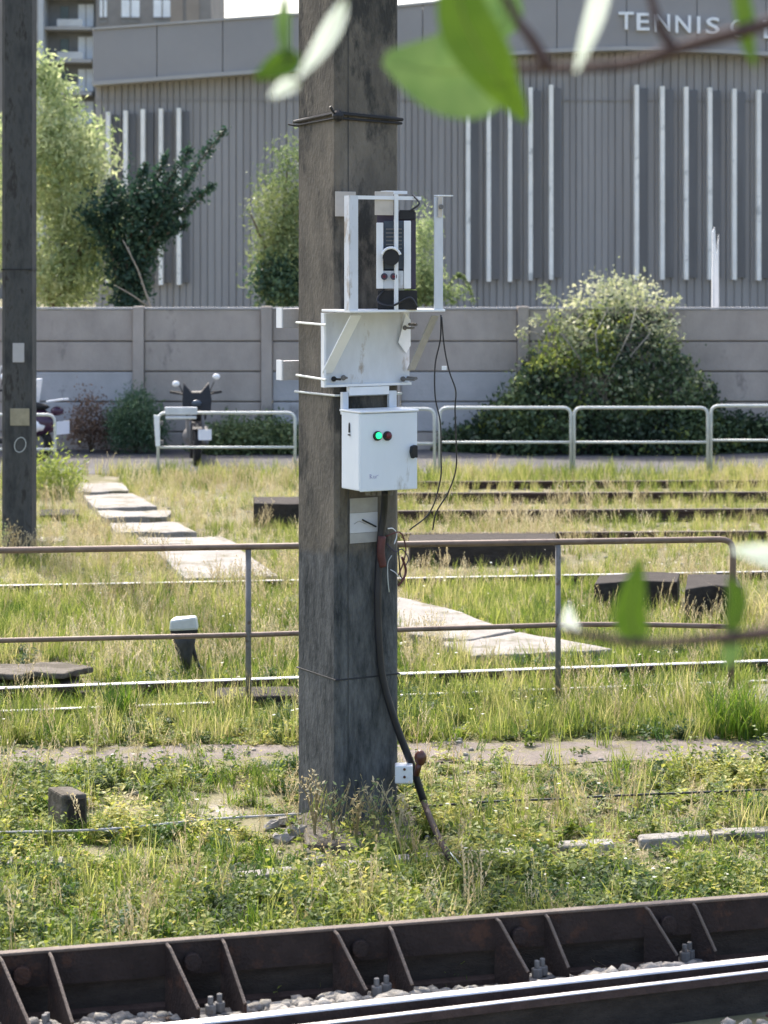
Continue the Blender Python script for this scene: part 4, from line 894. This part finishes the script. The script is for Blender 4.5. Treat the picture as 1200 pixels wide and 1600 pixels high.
# running rails
def frail(name, label, f, hw, ztop, h, m_side='railside'):
    a, c = f(-500), f(1800); d = c - a; s = Vector((-d.y, d.x, 0)).normalized()
    t = thing(name, f(600) - Z * h, label, "rail")
    def pr(P): return [a + s * u + Z * v for u, v in P]
    b = MB(); b.prism(pr([(-.07, -h), (.07, -h), (.07, -h + .012), (.012, -h + .03), (.012, -.05), (hw, -.04), (hw, -.006), (-hw, -.006), (-hw, -.04), (-.012, -.05), (-.012, -h + .03), (-.07, -h + .012)]), d); b.build("body", M[m_side], t)
    b = MB(); b.prism(pr([(-hw, -.0055), (hw, -.0055), (hw - .004, 0), (-hw + .004, 0)]), d); b.build("running_surface", M['railtop'], t)
    return t
frail("running_rail", "shiny running rail in front of the guard beam brackets", rl, .027, .16, .16)
f2 = line_pt(0, 1657, 1200, 1513.5, .16)
a, c = f2(-500), f2(1800); d2 = c - a; s2 = Vector((-d2.y, d2.x, 0)).normalized()
nr = thing("near_rail", f2(600) - Z * .16, "nearest rail with thin bright lip and tall dark side at bottom", "rail")
def pr2(P): return [a + s2 * u + Z * v for u, v in P]
b = MB(); b.prism(pr2([(-.03, -.03), (.02, -.03), (.02, -.004), (-.022, -.004)]), d2); b.build("lip", M['railside'], nr)
b = MB(); b.prism(pr2([(-.020, -.0035), (.004, -.0035), (.003, 0), (-.018, 0)]), d2); b.build("bright_edge", M['railtop'], nr)
b = MB(); b.prism(pr2([(-.012, -.20), (.012, -.20), (.012, -.031), (-.012, -.031)]), d2); b.build("web", M['dark'], nr)
b = MB(); b.prism(pr2([(-.09, -.23), (.02, -.23), (.02, -.2005), (-.09, -.21)]), d2); b.build("foot", M['rust'], nr)
for px in (978, 1040, 1190, 700, 1290):
    p = f2(px) - s2 * .06 - Z * .2; b = MB(); b.box(p, (.07, .05, .03), R(18)); b.tube([p, p + Z * .045], .015, 6); b.build("rail_clip", M['redr'] if px in (978, 1190) else M['postg'], nr, bevel=.003)
# ballast
def stones(n, ymin, ymax, smin, smax, name, fn, z0=0.0):
    ico = []; phi = (1 + 5 ** .5) / 2
    V = np.array([(-1, phi, 0), (1, phi, 0), (-1, -phi, 0), (1, -phi, 0), (0, -1, phi), (0, 1, phi), (0, -1, -phi), (0, 1, -phi), (phi, 0, -1), (phi, 0, 1), (-phi, 0, -1), (-phi, 0, 1)]) / 1.9
    T = np.array([(0, 11, 5), (0, 5, 1), (0, 1, 7), (0, 7, 10), (0, 10, 11), (1, 5, 9), (5, 11, 4), (11, 10, 2), (10, 7, 6), (7, 1, 8), (3, 9, 4), (3, 4, 2), (3, 2, 6), (3, 6, 8), (3, 8, 9), (4, 9, 5), (2, 4, 11), (6, 2, 10), (8, 6, 7), (9, 8, 1)])
    vs = []; fs = []
    for i in range(n):
        p = fn(); s = random.uniform(smin, smax)
        A = np.array(Euler((random.uniform(0, 6), random.uniform(0, 6), random.uniform(0, 6))).to_matrix())
        v = (V * rng.uniform(.7, 1.25, V.shape)) @ A.T * np.array([s, s * random.uniform(.6, 1), s * random.uniform(.5, .8)]) + np.array(p)
        vs.append(v); fs.append(T + i * 12)
    return kind(np_mesh(name, np.concatenate(vs), np.concatenate(fs), M['stone'], center=(0, 8.5, 0)), 'stuff')
def fn():
    px = random.uniform(-150, 1350); a_, b_2 = rl(px), bl_(px); t = random.random() ** 1.6; p = a_.lerp(b_2, .12 + t * .9)
    hump = .03 * math.sin(px * .013 + 1) + .055
    return (p.x, p.y, .02 + random.random() * (.055 + hump) * (1 - t * .7))
o = stones(2300, 0, 0, .02, .042, "ballast", fn); o['label'] = "pale grey crushed stones between rail and guard beam"
def fn2():
    px = random.uniform(-150, 1350); p = f2(px); return (p.x, p.y - random.uniform(.1, .9), random.uniform(-.01, .02))
o = stones(900, 0, 0, .02, .035, "trackside_gravel", fn2); o['label'] = "dark dusty stones beside the nearest rail"
def fn3():
    Y = random.uniform(9.2, 29); return (random.uniform(-.19 * Y - .6, .19 * Y + .6), Y, .01)
o = stones(1300, 0, 0, .010, .026, "scattered_stones", fn3); o['label'] = "pale stones scattered through the grass"

# ---------------------------------------------------------------- grass and weeds
lib = []
def blade(vs, fs, base, h, wd, lean, az, seg=3):
    d = np.array([math.cos(az), math.sin(az), 0]); s = np.array([-math.sin(az), math.cos(az), 0]) ; n = len(vs)
    tw = random.uniform(-.6, .6); s = s * math.cos(tw) + d * math.sin(tw)
    for k in range(seg):
        t = k / seg; c = base + d * lean * h * t * t + np.array([0, 0, h * (t - .25 * lean * t * t)])
        w_ = wd * (1 - t * .75) / 2; vs += [tuple(c - s * w_), tuple(c + s * w_)]
    c = base + d * lean * h + np.array([0, 0, h * (1 - .25 * lean)]); vs.append(tuple(c))
    for k in range(seg - 1): fs.append((n + 2 * k, n + 2 * k + 1, n + 2 * k + 3, n + 2 * k + 2))
    fs.append((n + 2 * seg - 2, n + 2 * seg - 1, n + 2 * seg))
def leafq(vs, fs, base, d, L, wd, up=.2):
    d = np.array(d) / np.linalg.norm(d); s = np.cross(d, [0, 0, 1.0]); s = s / (np.linalg.norm(s) + 1e-6); n = len(vs); nn = np.cross(s, d)
    vs += [tuple(base), tuple(base + d * L * .5 + s * wd / 2 + nn * wd * up), tuple(base + d * L), tuple(base + d * L * .5 - s * wd / 2 + nn * wd * up), tuple(base + d * L * .52)]
    fs += [(n, n + 1, n + 4), (n + 1, n + 2, n + 4), (n + 2, n + 3, n + 4), (n + 3, n, n + 4)]
def lib_obj(vs, fs, m):
    me = bpy.data.meshes.new("tuft"); me.from_pydata(vs, [], fs); me.materials.append(m); o = bpy.data.objects.new("tuft", me); return o
def mk_grass(n, h, wd, spread, lean, m):
    vs, fs = [], []
    for _ in range(n):
        r = spread * math.sqrt(random.random()); a = random.uniform(0, 6.28)
        blade(vs, fs, np.array([r * math.cos(a), r * math.sin(a), -.01]), h * random.uniform(.45, 1.1), wd * random.uniform(.7, 1.3), random.uniform(.1, lean), random.uniform(0, 6.28))
    return lib_obj(vs, fs, M[m])
def mk_weed(nst, h, leafL, m, spread=.04):
    vs, fs = [], []
    for _ in range(nst):
        a = random.uniform(0, 6.28); lean = random.uniform(.1, .8); hh = h * random.uniform(.5, 1.1); b0 = np.array([random.uniform(-spread, spread), random.uniform(-spread, spread), -.01]); d = np.array([math.cos(a), math.sin(a), 0])
        blade(vs, fs, b0, hh, .004, lean, a, 2)
        for k in range(7):
            t = (k + 1) / 7; c = b0 + d * lean * hh * t * t + np.array([0, 0, hh * (t - .25 * lean * t * t)]); az = a + 2.4 * k
            leafq(vs, fs, c, (math.cos(az), math.sin(az), random.uniform(-.1, .7)), leafL * random.uniform(.6, 1.2) * (1.15 - .5 * t), leafL * .5)
    return lib_obj(vs, fs, M[m])
def mk_stalk(n, h, m):
    vs, fs = [], []
    for _ in range(n):
        a = random.uniform(0, 6.28); lean = random.uniform(.05, .45); hh = h * random.uniform(.6, 1.1); b0 = np.array([random.uniform(-.05, .05), random.uniform(-.05, .05), -.01]); d = np.array([math.cos(a), math.sin(a), 0])
        blade(vs, fs, b0, hh, .0045, lean, a, 3)
        for k in range(9):
            t = .55 + .45 * k / 8; c = b0 + d * lean * hh * t * t + np.array([0, 0, hh * (t - .25 * lean * t * t)]); az = random.uniform(0, 6.28)
            leafq(vs, fs, c, (math.cos(az) * .6, math.sin(az) * .6, 1), .022, .008)
    return lib_obj(vs, fs, M[m])
def mk_flower(n, h):
    vs, fs = [], []
    for _ in range(n):
        c = np.array([random.uniform(-.08, .08), random.uniform(-.08, .08), h * random.uniform(.6, 1.1)])
        for k in range(6):
            a = k * 1.05; leafq(vs, fs, c, (math.cos(a), math.sin(a), .3), .011, .007, 0)
    return lib_obj(vs, fs, M['daisy'])
def coll(name, objs):
    c = bpy.data.collections.new(name)
    for i, o in enumerate(objs): o.name = "tuft_%02d" % i if False else name + chr(97 + i); c.objects.link(o)
    return c
def scatter(name, label, P, rot, scl, vid, c):
    me = bpy.data.meshes.new(name); me.vertices.add(len(P)); me.vertices.foreach_set("co", P.astype(np.float32).ravel())
    a = me.attributes.new("rotv", 'FLOAT_VECTOR', 'POINT'); a.data.foreach_set("vector", rot.astype(np.float32).ravel())
    a = me.attributes.new("scl", 'FLOAT', 'POINT'); a.data.foreach_set("value", scl.astype(np.float32))
    a = me.attributes.new("vid", 'INT', 'POINT'); a.data.foreach_set("value", vid.astype(np.int32)); me.update()
    o = bpy.data.objects.new(name, me); col.objects.link(o); kind(o, 'stuff'); o['label'] = label
    g = bpy.data.node_groups.new(name, 'GeometryNodeTree'); g.interface.new_socket("Geometry", in_out='INPUT', socket_type='NodeSocketGeometry'); g.interface.new_socket("Geometry", in_out='OUTPUT', socket_type='NodeSocketGeometry')
    N = g.nodes; L = g.links; gi = N.new('NodeGroupInput'); go = N.new('NodeGroupOutput'); ip = N.new('GeometryNodeInstanceOnPoints'); ci = N.new('GeometryNodeCollectionInfo')
    ci.inputs['Collection'].default_value = c; ci.inputs['Separate Children'].default_value = True; ci.inputs['Reset Children'].default_value = True
    def na(nm, tp): n = N.new('GeometryNodeInputNamedAttribute'); n.data_type = tp; n.inputs['Name'].default_value = nm; return [s for s in n.outputs if s.enabled and s.name == 'Attribute'][0]
    er = N.new('FunctionNodeEulerToRotation'); L.new(na("rotv", 'FLOAT_VECTOR'), er.inputs[0])
    L.new(gi.outputs[0], ip.inputs['Points']); L.new(ci.outputs[0], ip.inputs['Instance']); ip.inputs['Pick Instance'].default_value = True
    L.new(na("vid", 'INT'), ip.inputs['Instance Index']); L.new(er.outputs[0], ip.inputs['Rotation']); L.new(na("scl", 'FLOAT'), ip.inputs['Scale']); L.new(ip.outputs[0], go.inputs[0])
    md = o.modifiers.new("scatter", 'NODES'); md.node_group = g
    return o
def rot_arr(n, tilt=.2): r = rng.normal(size=(n, 3)) * tilt; r[:, 2] = rng.uniform(0, 6.28, n); return r

# where nothing grows: slabs, path, road, rails, kerbs (world polygons)
polys = [[(atz(x, y, .03).x, atz(x, y, .03).y) for x, y in pts] for pts in (
    [(122, 768), (200, 767), (193, 755), (118, 755)], [(150, 793), (246, 791), (208, 771), (130, 773)], [(166, 809), (262, 807), (268, 797), (150, 798)], [(182, 832), (308, 831), (272, 815), (172, 817)],
    [(225, 850), (372, 850), (345, 838), (215, 839)], [(292, 903), (438, 900), (375, 858), (245, 862)], [(640, 990), (725, 1000), (806, 985), (700, 950), (600, 928), (560, 928)],
    [(738, 1024), (960, 1014), (812, 987), (735, 1001), (690, 1003)], [(-60, 1054), (90, 1056), (147, 1041), (120, 1034), (-60, 1034)],
    [(105, 765), (205, 765), (185, 742), (60, 742)])]
pp_ = C0 + U * (PA / 2) - Nn * (PB_ / 2)
for p_ in polys:
    ys_ = [q[1] for q in p_]; cut = (min(ys_) + max(ys_)) / 2
    p_[:] = [(x_, y_ - .035 * (y_ - 10)) if y_ < cut else (x_, y_) for x_, y_ in p_]
def inpoly(X, Y, poly):
    ins = np.zeros(len(X), bool); n = len(poly)
    for i in range(n):
        x1, y1 = poly[i]; x2, y2 = poly[(i + 1) % n]; c = ((y1 > Y) != (y2 > Y)) & (X < (x2 - x1) * (Y - y1) / (y2 - y1 + 1e-12) + x1); ins ^= c
    return ins
def vnoise(X, Y, s, seed):
    r = np.random.default_rng(seed); G_ = r.random((256, 256)); x = X * s + 100; y = Y * s + 100; xi = x.astype(int); yi = y.astype(int); fx = x - xi; fy = y - yi
    fx = fx * fx * (3 - 2 * fx); fy = fy * fy * (3 - 2 * fy); g = lambda a, b_: G_[a % 256, b_ % 256]
    return (g(xi, yi) * (1 - fx) + g(xi + 1, yi) * fx) * (1 - fy) + (g(xi, yi + 1) * (1 - fx) + g(xi + 1, yi + 1) * fx) * fy
clear = []      # (x0, y0, x1, y1, half width, chance that a plant stays)
def cl(xa, ya, xb, yb, w_, keep=.15): p, q = atz(xa, ya), atz(xb, yb); clear.append((p.x, p.y, q.x, q.y, w_, keep))
for xa, ya, xc, yc in segs: cl(xa, ya + 8, xc, yc + 8, .09, .45)
cl(60, 1282, 140, 1282, .13, .1); cl(480, 1325, 640, 1318, .14, .5); cl(470, 1338, 640, 1340, .1, .3)
cl(925, 945, 1065, 940, .28, .25); cl(1070, 950, 1160, 945, .28, .25); cl(645, 880, 868, 878, .35, .12); cl(396, 812, 500, 812, .4, .15); cl(-60, 1075, 170, 1088, .2, .25); cl(335, 1100, 466, 1098, .14, .3)
cl(-100, 1082, 1300, 1036, .10, .35); cl(-100, 1113, 1300, 1062, .05, .5); cl(-100, 920, 1300, 895, .10, .45)
cl(700, 800, 1300, 797, .30, .45); cl(640, 776, 1300, 773, .30, .5); cl(0, 806, 140, 806, .3, .4)
bare_e = []
for px_, py_, rx_, ry_, k_ in ((200, 1330, 150, 16, .4), (330, 1370, 120, 14, .5), (980, 1245, 120, 12, .5), (320, 1262, 200, 28, .3), (430, 1300, 90, 26, .3), (800, 1400, 130, 20, .35), (1120, 1340, 80, 22, .5), (60, 1345, 110, 14, .5), (700, 1215, 60, 14, .5), (860, 1205, 90, 12, .45), (180, 1400, 60, 18, .7)):
    c_ = atz(px_, py_); e1 = atz(px_ + rx_, py_); e2 = atz(px_, py_ - ry_); bare_e.append((c_.x, c_.y, e1.x - c_.x, e2.y - c_.y, k_))
def points(dens, y0, y1, fmask=None, bare=True):
    A = .2 * (y1 * y1 - y0 * y0) + 1.6 * (y1 - y0); n = int(A * dens)
    Y = np.sqrt(rng.uniform(y0 * y0, y1 * y1, n)); X = rng.uniform(-1, 1, n) * (.195 * Y + .7)
    keep = np.ones(n, bool)
    for p in polys: keep &= ~inpoly(X, Y, p)
    d = (X - pp_.x) ** 2 + (Y - pp_.y) ** 2; keep &= d > .07
    for xa, ya, xb, yb, w_, kp in clear:
        L2 = (xb - xa) ** 2 + (yb - ya) ** 2; t = np.clip(((X - xa) * (xb - xa) + (Y - ya) * (yb - ya)) / L2, 0, 1)
        dd = np.hypot(X - xa - t * (xb - xa), Y - ya - t * (yb - ya)); keep &= (dd > w_) | (rng.random(n) < kp)
    for cx_, cy_, rx_, ry_, kp in bare_e:
        dd = ((X - cx_) / rx_) ** 2 + ((Y - cy_) / ry_) ** 2 + (vnoise(X, Y, 5, 11) - .5) * 1.2; keep &= (dd > 1) | (rng.random(n) < kp)
    yp = 12.75 + .06 * X; onpath = (Y > yp - .05) & (Y < yp + .62)
    if bare: keep &= ~onpath | (rng.random(n) < .07)
    keep &= Y > bl_y(X) + .08
    if fmask is not None: keep &= rng.random(n) < fmask(X, Y)
    X, Y = X[keep], Y[keep]; return np.stack([X, Y, np.zeros(len(X))], 1)
A_, B_ = bl_(0), bl_(1200)
def bl_y(X): return A_.y + (X - A_.x) * (B_.y - A_.y) / (B_.x - A_.x)
# low leafy weeds in the foreground
c = coll("weed_tufts_", [mk_weed(6, .10, .035, 'weed') for _ in range(4)] + [mk_weed(5, .16, .045, 'weed') for _ in range(2)])
fm = lambda X, Y: np.clip(.12 + 1.7 * (vnoise(X, Y, 1.6, 1) - .30) + .5 * (Y < 10.6), 0, 1) * np.where(Y < 12.6, 1, np.where(Y < 15, .35, .16))
P = points(270, 8.4, 14.8, fm); scatter("weeds", "low leafy weeds covering the foreground", P, rot_arr(len(P)), rng.uniform(.5, 1.15, len(P)), rng.integers(0, 6, len(P)), c)
c = coll("broad_leaf_", [mk_weed(4, .07, .07, 'weed', .05) for _ in range(3)] + [mk_weed(5, .22, .05, 'weed', .05) for _ in range(2)])
fm = lambda X, Y: np.clip(2.2 * (vnoise(X, Y, 1.1, 15) - .45), .03, 1)
P = points(75, 8.4, 13.0, fm); scatter("broad_weeds", "broader leaved weeds in clumps across the foreground", P, rot_arr(len(P)), rng.uniform(.5, 1.15, len(P)), rng.integers(0, 5, len(P)), c)
c = coll("deep_weed_", [mk_weed(6, .11, .045, 'deep', .05) for _ in range(3)] + [mk_grass(18, .16, .006, .05, .8, 'deep')])
fm = lambda X, Y: np.clip(3.2 * (vnoise(X, Y, 1.9, 21) - .62), .01, 1)
P = points(230, 8.4, 16.5, fm); scatter("dark_weeds", "darker green weed patches among the pale ones", P, rot_arr(len(P)), rng.uniform(.5, 1.15, len(P)), rng.integers(0, 4, len(P)), c)
c = coll("thatch_", [mk_grass(14, .05, .005, .07, 2.8, 'straw') for _ in range(4)])
fm = lambda X, Y: np.clip(1.8 * (vnoise(X, Y, 1.0, 16) - .3), .1, 1)
P = points(190, 8.4, 24, fm); scatter("dead_thatch", "flat dead straw matted on the soil between weeds", P, rot_arr(len(P), .15), rng.uniform(.7, 1.5, len(P)), rng.integers(0, 4, len(P)), c)
# green and dry grasses
c = coll("green_tufts_", [mk_grass(16, .14, .006, .05, .9, 'grassg') for _ in range(4)])
fm = lambda X, Y: np.clip(.35 + 1.4 * (vnoise(X, Y, .9, 2) - .35), 0, 1) * np.where(Y < 12.6, 1.0, 1)
P = points(190, 8.4, 20, fm); scatter("green_grass", "short green grass between the tracks", P, rot_arr(len(P)), rng.uniform(.5, 1.2, len(P)), rng.integers(0, 4, len(P)), c)
c = coll("tall_tufts_", [mk_grass(15, .27, .007, .06, .6, 'grass') for _ in range(5)])
def fm(X, Y):
    d = np.where((Y > 13.35 + .06 * X) & (Y < 14.9 + .1 * X), 1, np.where(Y < 13.4, .13, .40)); return np.clip(d * (.45 + .9 * vnoise(X, Y, .8, 3)), 0, 1)
P = points(150, 8.6, 20, fm); S = rng.uniform(.45, 1.1, len(P)); scatter("tall_grass", "knee high yellow green grass along the handrail and tracks", P, rot_arr(len(P), .12), S, rng.integers(0, 5, len(P)), c)
fm = lambda X, Y: np.clip(.35 + 1.2 * vnoise(X, Y, .6, 5) - .15, 0, 1)
P = points(75, 20, 30.7, fm); S = rng.uniform(.4, 1.0, len(P)) * np.where(P[:, 1] > 28.3, 1.25, .85); scatter("far_grass", "yellow green grass on the far tracks before the road", P, rot_arr(len(P), .12), S, rng.integers(0, 5, len(P)), c)
c = coll("straw_", [mk_stalk(6, .30, 'straw') for _ in range(4)])
fm = lambda X, Y: np.clip(1.6 * (vnoise(X, Y, .7, 6) - .35), 0.05, 1) * np.where(Y < 12.6, .6, 1)
P = points(60, 9.0, 30.5, fm); scatter("dry_stalks", "dry straw coloured seed stalks among the grass", P, rot_arr(len(P), .15), rng.uniform(.5, 1.15, len(P)), rng.integers(0, 4, len(P)), c)
c = coll("flowers_", [mk_flower(2, .16) for _ in range(3)])
P = points(2.2, 9.0, 28); scatter("wildflowers", "tiny white wildflowers dotted in the grass", P, rot_arr(len(P), .1), rng.uniform(.6, 1.3, len(P)), rng.integers(0, 3, len(P)), c)
# leaf litter and low rosettes nearly everywhere, thin
c = coll("rosettes_", [mk_weed(5, .035, .035, 'weed', .05) for _ in range(3)] + [mk_weed(4, .03, .03, 'grass', .05) for _ in range(3)])
fm = lambda X, Y: np.clip(.3 + 1.0 * vnoise(X, Y, 1.3, 8), 0, 1)
P = points(200, 8.4, 18, fm); scatter("ground_cover", "flat rosettes and creeping leaves on the soil", P, rot_arr(len(P), .2), rng.uniform(.6, 1.3, len(P)), rng.integers(0, 6, len(P)), c)
# individual tall weeds at the pole's foot and beside the left pole
def pale_weed(label, base, h, nst, lean=.35, m='straw', lm='midleaf', nleaf=4, ll=.03):
    t = thing("tall_weed", base, label, "weed", "tall weeds standing by the poles"); b = MB(); tips_ = []
    for k in range(nst):
        a = random.uniform(0, 6.28); hh = h * random.uniform(.6, 1.1); l = lean * random.uniform(.3, 1) * hh
        pts = [base + Vector((math.cos(a) * l * t_ * t_, math.sin(a) * l * t_ * t_, hh * t_)) for t_ in (0, .35, .7, 1)]
        b.tube(pts, [.0045, .004, .003, .0015], 5); tips_.append(pts)
        for j in range(3):
            q = pts[2].lerp(pts[3], j / 3); a2 = random.uniform(0, 6.28); e_ = q + Vector((math.cos(a2) * .04, math.sin(a2) * .04, .07)); b.tube([q, e_], [.002, .001], 4); tips_.append([q, q, e_, e_])
    b.build("stem", M[m], t)
    C = []
    for pts in tips_:
        for j in range(nleaf):
            i = random.randint(0, 2); C.append((pts[i].lerp(pts[i + 1], random.random()) + Vector((random.gauss(0, .012), random.gauss(0, .012), random.gauss(0, .012))))[:])
    v, f = leaf_arrays(np.array(C), ll, .35); np_mesh("leaves", v, f, M[lm], t); return t
for lb, x, y, h, n_, lm in (("pale branching weed at the pole's left foot", 492, 1318, .32, 5, 'straw'), ("pale weed in front of the pole's near corner", 520, 1325, .30, 5, 'midleaf'),
                        ("slim weed before the middle of the pole base", 556, 1328, .28, 4, 'straw'), ("weed with seed heads before the pole's right face", 590, 1322, .27, 5, 'midleaf'), ("weed at the right edge of the pole base", 622, 1318, .24, 4, 'straw'),
                        ("leafy weed climbing at the foot of the left pole", 22, 885, .42, 6, 'straw'), ("pale weed at the left photo edge before left pole", 6, 890, .38, 5, 'midleaf')):
    pale_weed(lb, atz(x, y), h, n_, lm=lm)
def clump(label, x, y, n_, h, m, spread=.1):
    vs, fs = [], []
    for _ in range(n_):
        r = spread * math.sqrt(random.random()); a = random.uniform(0, 6.28); blade(vs, fs, np.array([r * math.cos(a), r * math.sin(a), 0]), h * random.uniform(.5, 1.1), .009, random.uniform(.1, .9), random.uniform(0, 6.28), 4)
    me = bpy.data.meshes.new("grass_clump"); me.from_pydata(vs, [], fs); me.materials.append(M[m]); o = bpy.data.objects.new("grass_clump", me); col.objects.link(o); o.location = atz(x, y); tag(o, label, "grass clump")
clump("dense dark grass clump at the foot of the handrail's end post", 1150, 1150, 260, .42, 'grassg', .18)
clump("bright green grass clump at the foot of left handrail", 190, 1128, 110, .34, 'grassg', .10)
clump("tall arching grass clump right of the handrail's end post", 1185, 985, 120, .45, 'grass', .15)
clump("pale green tussock of grass beside the left pole near road", 85, 775, 200, .5, 'grass', .35)
# bushy weed right of the left pole
Yb = 27.5
shrub("leafy_bush", "yellow green bushy weed between the left pole and path", "bush", at(75, 775, Yb) * 1,
      [("leaves", cloud([blob(70, 735, 30, 30, Yb, 1), blob(95, 750, 24, 26, Yb, 1), blob(60, 775, 30, 22, Yb, 1)], 1500, .12, 12), .07, .35, 'yleaf', -.3)], None)

# ---------------------------------------------------------------- twigs with leaves close to the camera
def near_leaf(t, pts, wd, Y, m, fold=.18, roll=0.0, curl=.0, name="leaf"):
    "leaf along a pixel polyline; wd = widest width in pixels"
    sp_ = smooth_path([at(x, y, Y + dy) for x, y, dy in pts], 6); n = len(sp_); vs = []; fs = []
    for i, p in enumerate(sp_):
        t_ = i / (n - 1); d = (sp_[min(i + 1, n - 1)] - sp_[max(i - 1, 0)]).normalized(); s = d.cross(Vector((math.sin(roll), -math.cos(roll), 0))).normalized()
        nn = s.cross(d); w_ = wd * Y / F / 2 * (math.sin(math.pi * min(1, t_ * .94 + .03)) ** .75) * (1.15 - .45 * t_)
        for k in (-1, -.5, 0, .5, 1): vs.append(p + s * w_ * k + nn * abs(k) * w_ * fold + nn * math.sin(t_ * 9 + k * 3) * w_ * .05)
    for i in range(n - 1):
        for k in range(4): fs.append((i * 5 + k, i * 5 + k + 1, i * 5 + k + 6, i * 5 + k + 5))
    b = MB(); b.add(vs, fs); o = b.build(name, M[m], t, smooth=True)
    b = MB(); b.tube(sp_[:-1], [.0016 * (1 - .8 * i / n) for i in range(n - 1)], 5); b.build('midrib', M['yleaf'], o, smooth=True); return o
def twig(t, pts, r, Y, name="twig"):
    b = MB(); P = smooth_path([at(x, y, Y + dy) for x, y, dy in pts]); n = len(P); b.tube(P, [r * (1 - .6 * i / n) for i in range(n)], 8); return b.build(name, M['twig'], t, smooth=True)
Y1 = 2.3
nb = thing("leafy_branch", at(1250, 20, Y1), "blurred leafy branch hanging close to the camera along the top", "branch")
twig(nb, [(1900, -160, .2), (1500, -50, .1), (1200, 37, 0), (1060, 76, 0), (980, 100, 0), (880, 106, 0), (790, 107, 0)], .0095, Y1)
twig(nb, [(1049, 72, 0), (1030, 40, 0), (1015, -10, 0), (990, -80, 0)], .0065, Y1); twig(nb, [(855, 104, 0), (830, 60, 0), (805, 25, 0), (770, -60, 0)], .0075, Y1)
twig(nb, [(770, -60, 0), (640, -60, .0), (560, -40, 0), (470, 130, 0), (455, 140, 0)], .0016, Y1)
near_leaf(nb, [(800, 80, .0), (750, 100, .02), (690, 112, .03), (600, 92, .05)], 175, Y1, 'nearleaf', .1)
near_leaf(nb, [(712, -60, 0), (725, 30, 0), (770, 110, 0), (822, 188, .02)], 92, Y1 - .1, 'nearleaf2', .12)
near_leaf(nb, [(755, -40, 0), (790, 20, 0), (760, 70, 0)], 60, Y1 + .2, 'nearleaf', .1)
near_leaf(nb, [(950, -60, 0), (930, 20, 0), (900, 112, 0)], 34, Y1 - .15, 'paleleaf', .1, roll=.3)
near_leaf(nb, [(1148, -60, 0), (1160, 10, 0), (1166, 60, 0), (1180, 105, 0)], 40, Y1, 'nearleaf2', .1, roll=.5)
near_leaf(nb, [(540, 0, 0), (510, 60, 0), (466, 122, 0)], 32, Y1 - .1, 'paleleaf', .1)
near_leaf(nb, [(468, 128, 0), (445, 136, 0), (422, 152, 0)], 26, Y1 - .1, 'paleleaf', .1)
near_leaf(nb, [(470, 90, 0), (440, 100, 0), (398, 122, 0)], 46, Y1, 'nearleaf2', .1); near_leaf(nb, [(446, -10, 0), (442, 50, 0), (450, 100, 0)], 26, Y1, 'nearleaf', .1, roll=.5)
nb2 = thing("leafy_twig", at(1250, 985, Y1), "blurred leafy twig close to the camera at the right edge", "branch")
twig(nb2, [(1700, 900, .1), (1400, 955, .05), (1200, 988, 0), (1120, 997, 0), (1000, 1004, 0), (880, 985, 0)], .0085, Y1)
near_leaf(nb2, [(1002, 1002, 0), (985, 960, 0), (1000, 872, 0)], 56, Y1, 'nearleaf2', .1)
near_leaf(nb2, [(1140, 995, 0), (1152, 940, 0), (1138, 900, 0)], 34, Y1, 'nearleaf2', .1); near_leaf(nb2, [(1130, 998, 0), (1142, 1020, 0), (1132, 1045, 0)], 30, Y1, 'nearleaf', .1)
near_leaf(nb2, [(1250, 885, 0), (1200, 868, 0), (1142, 858, 0)], 34, Y1 - .15, 'paleleaf', .1, roll=.3); near_leaf(nb2, [(905, 990, 0), (890, 975, 0), (888, 945, 0)], 24, Y1 + .3, 'paleleaf', .1)
for o in bpy.data.objects:
    if '_loc' in o: del o['_loc']
for m in bpy.data.materials:
    if 'out' in m: del m['out']
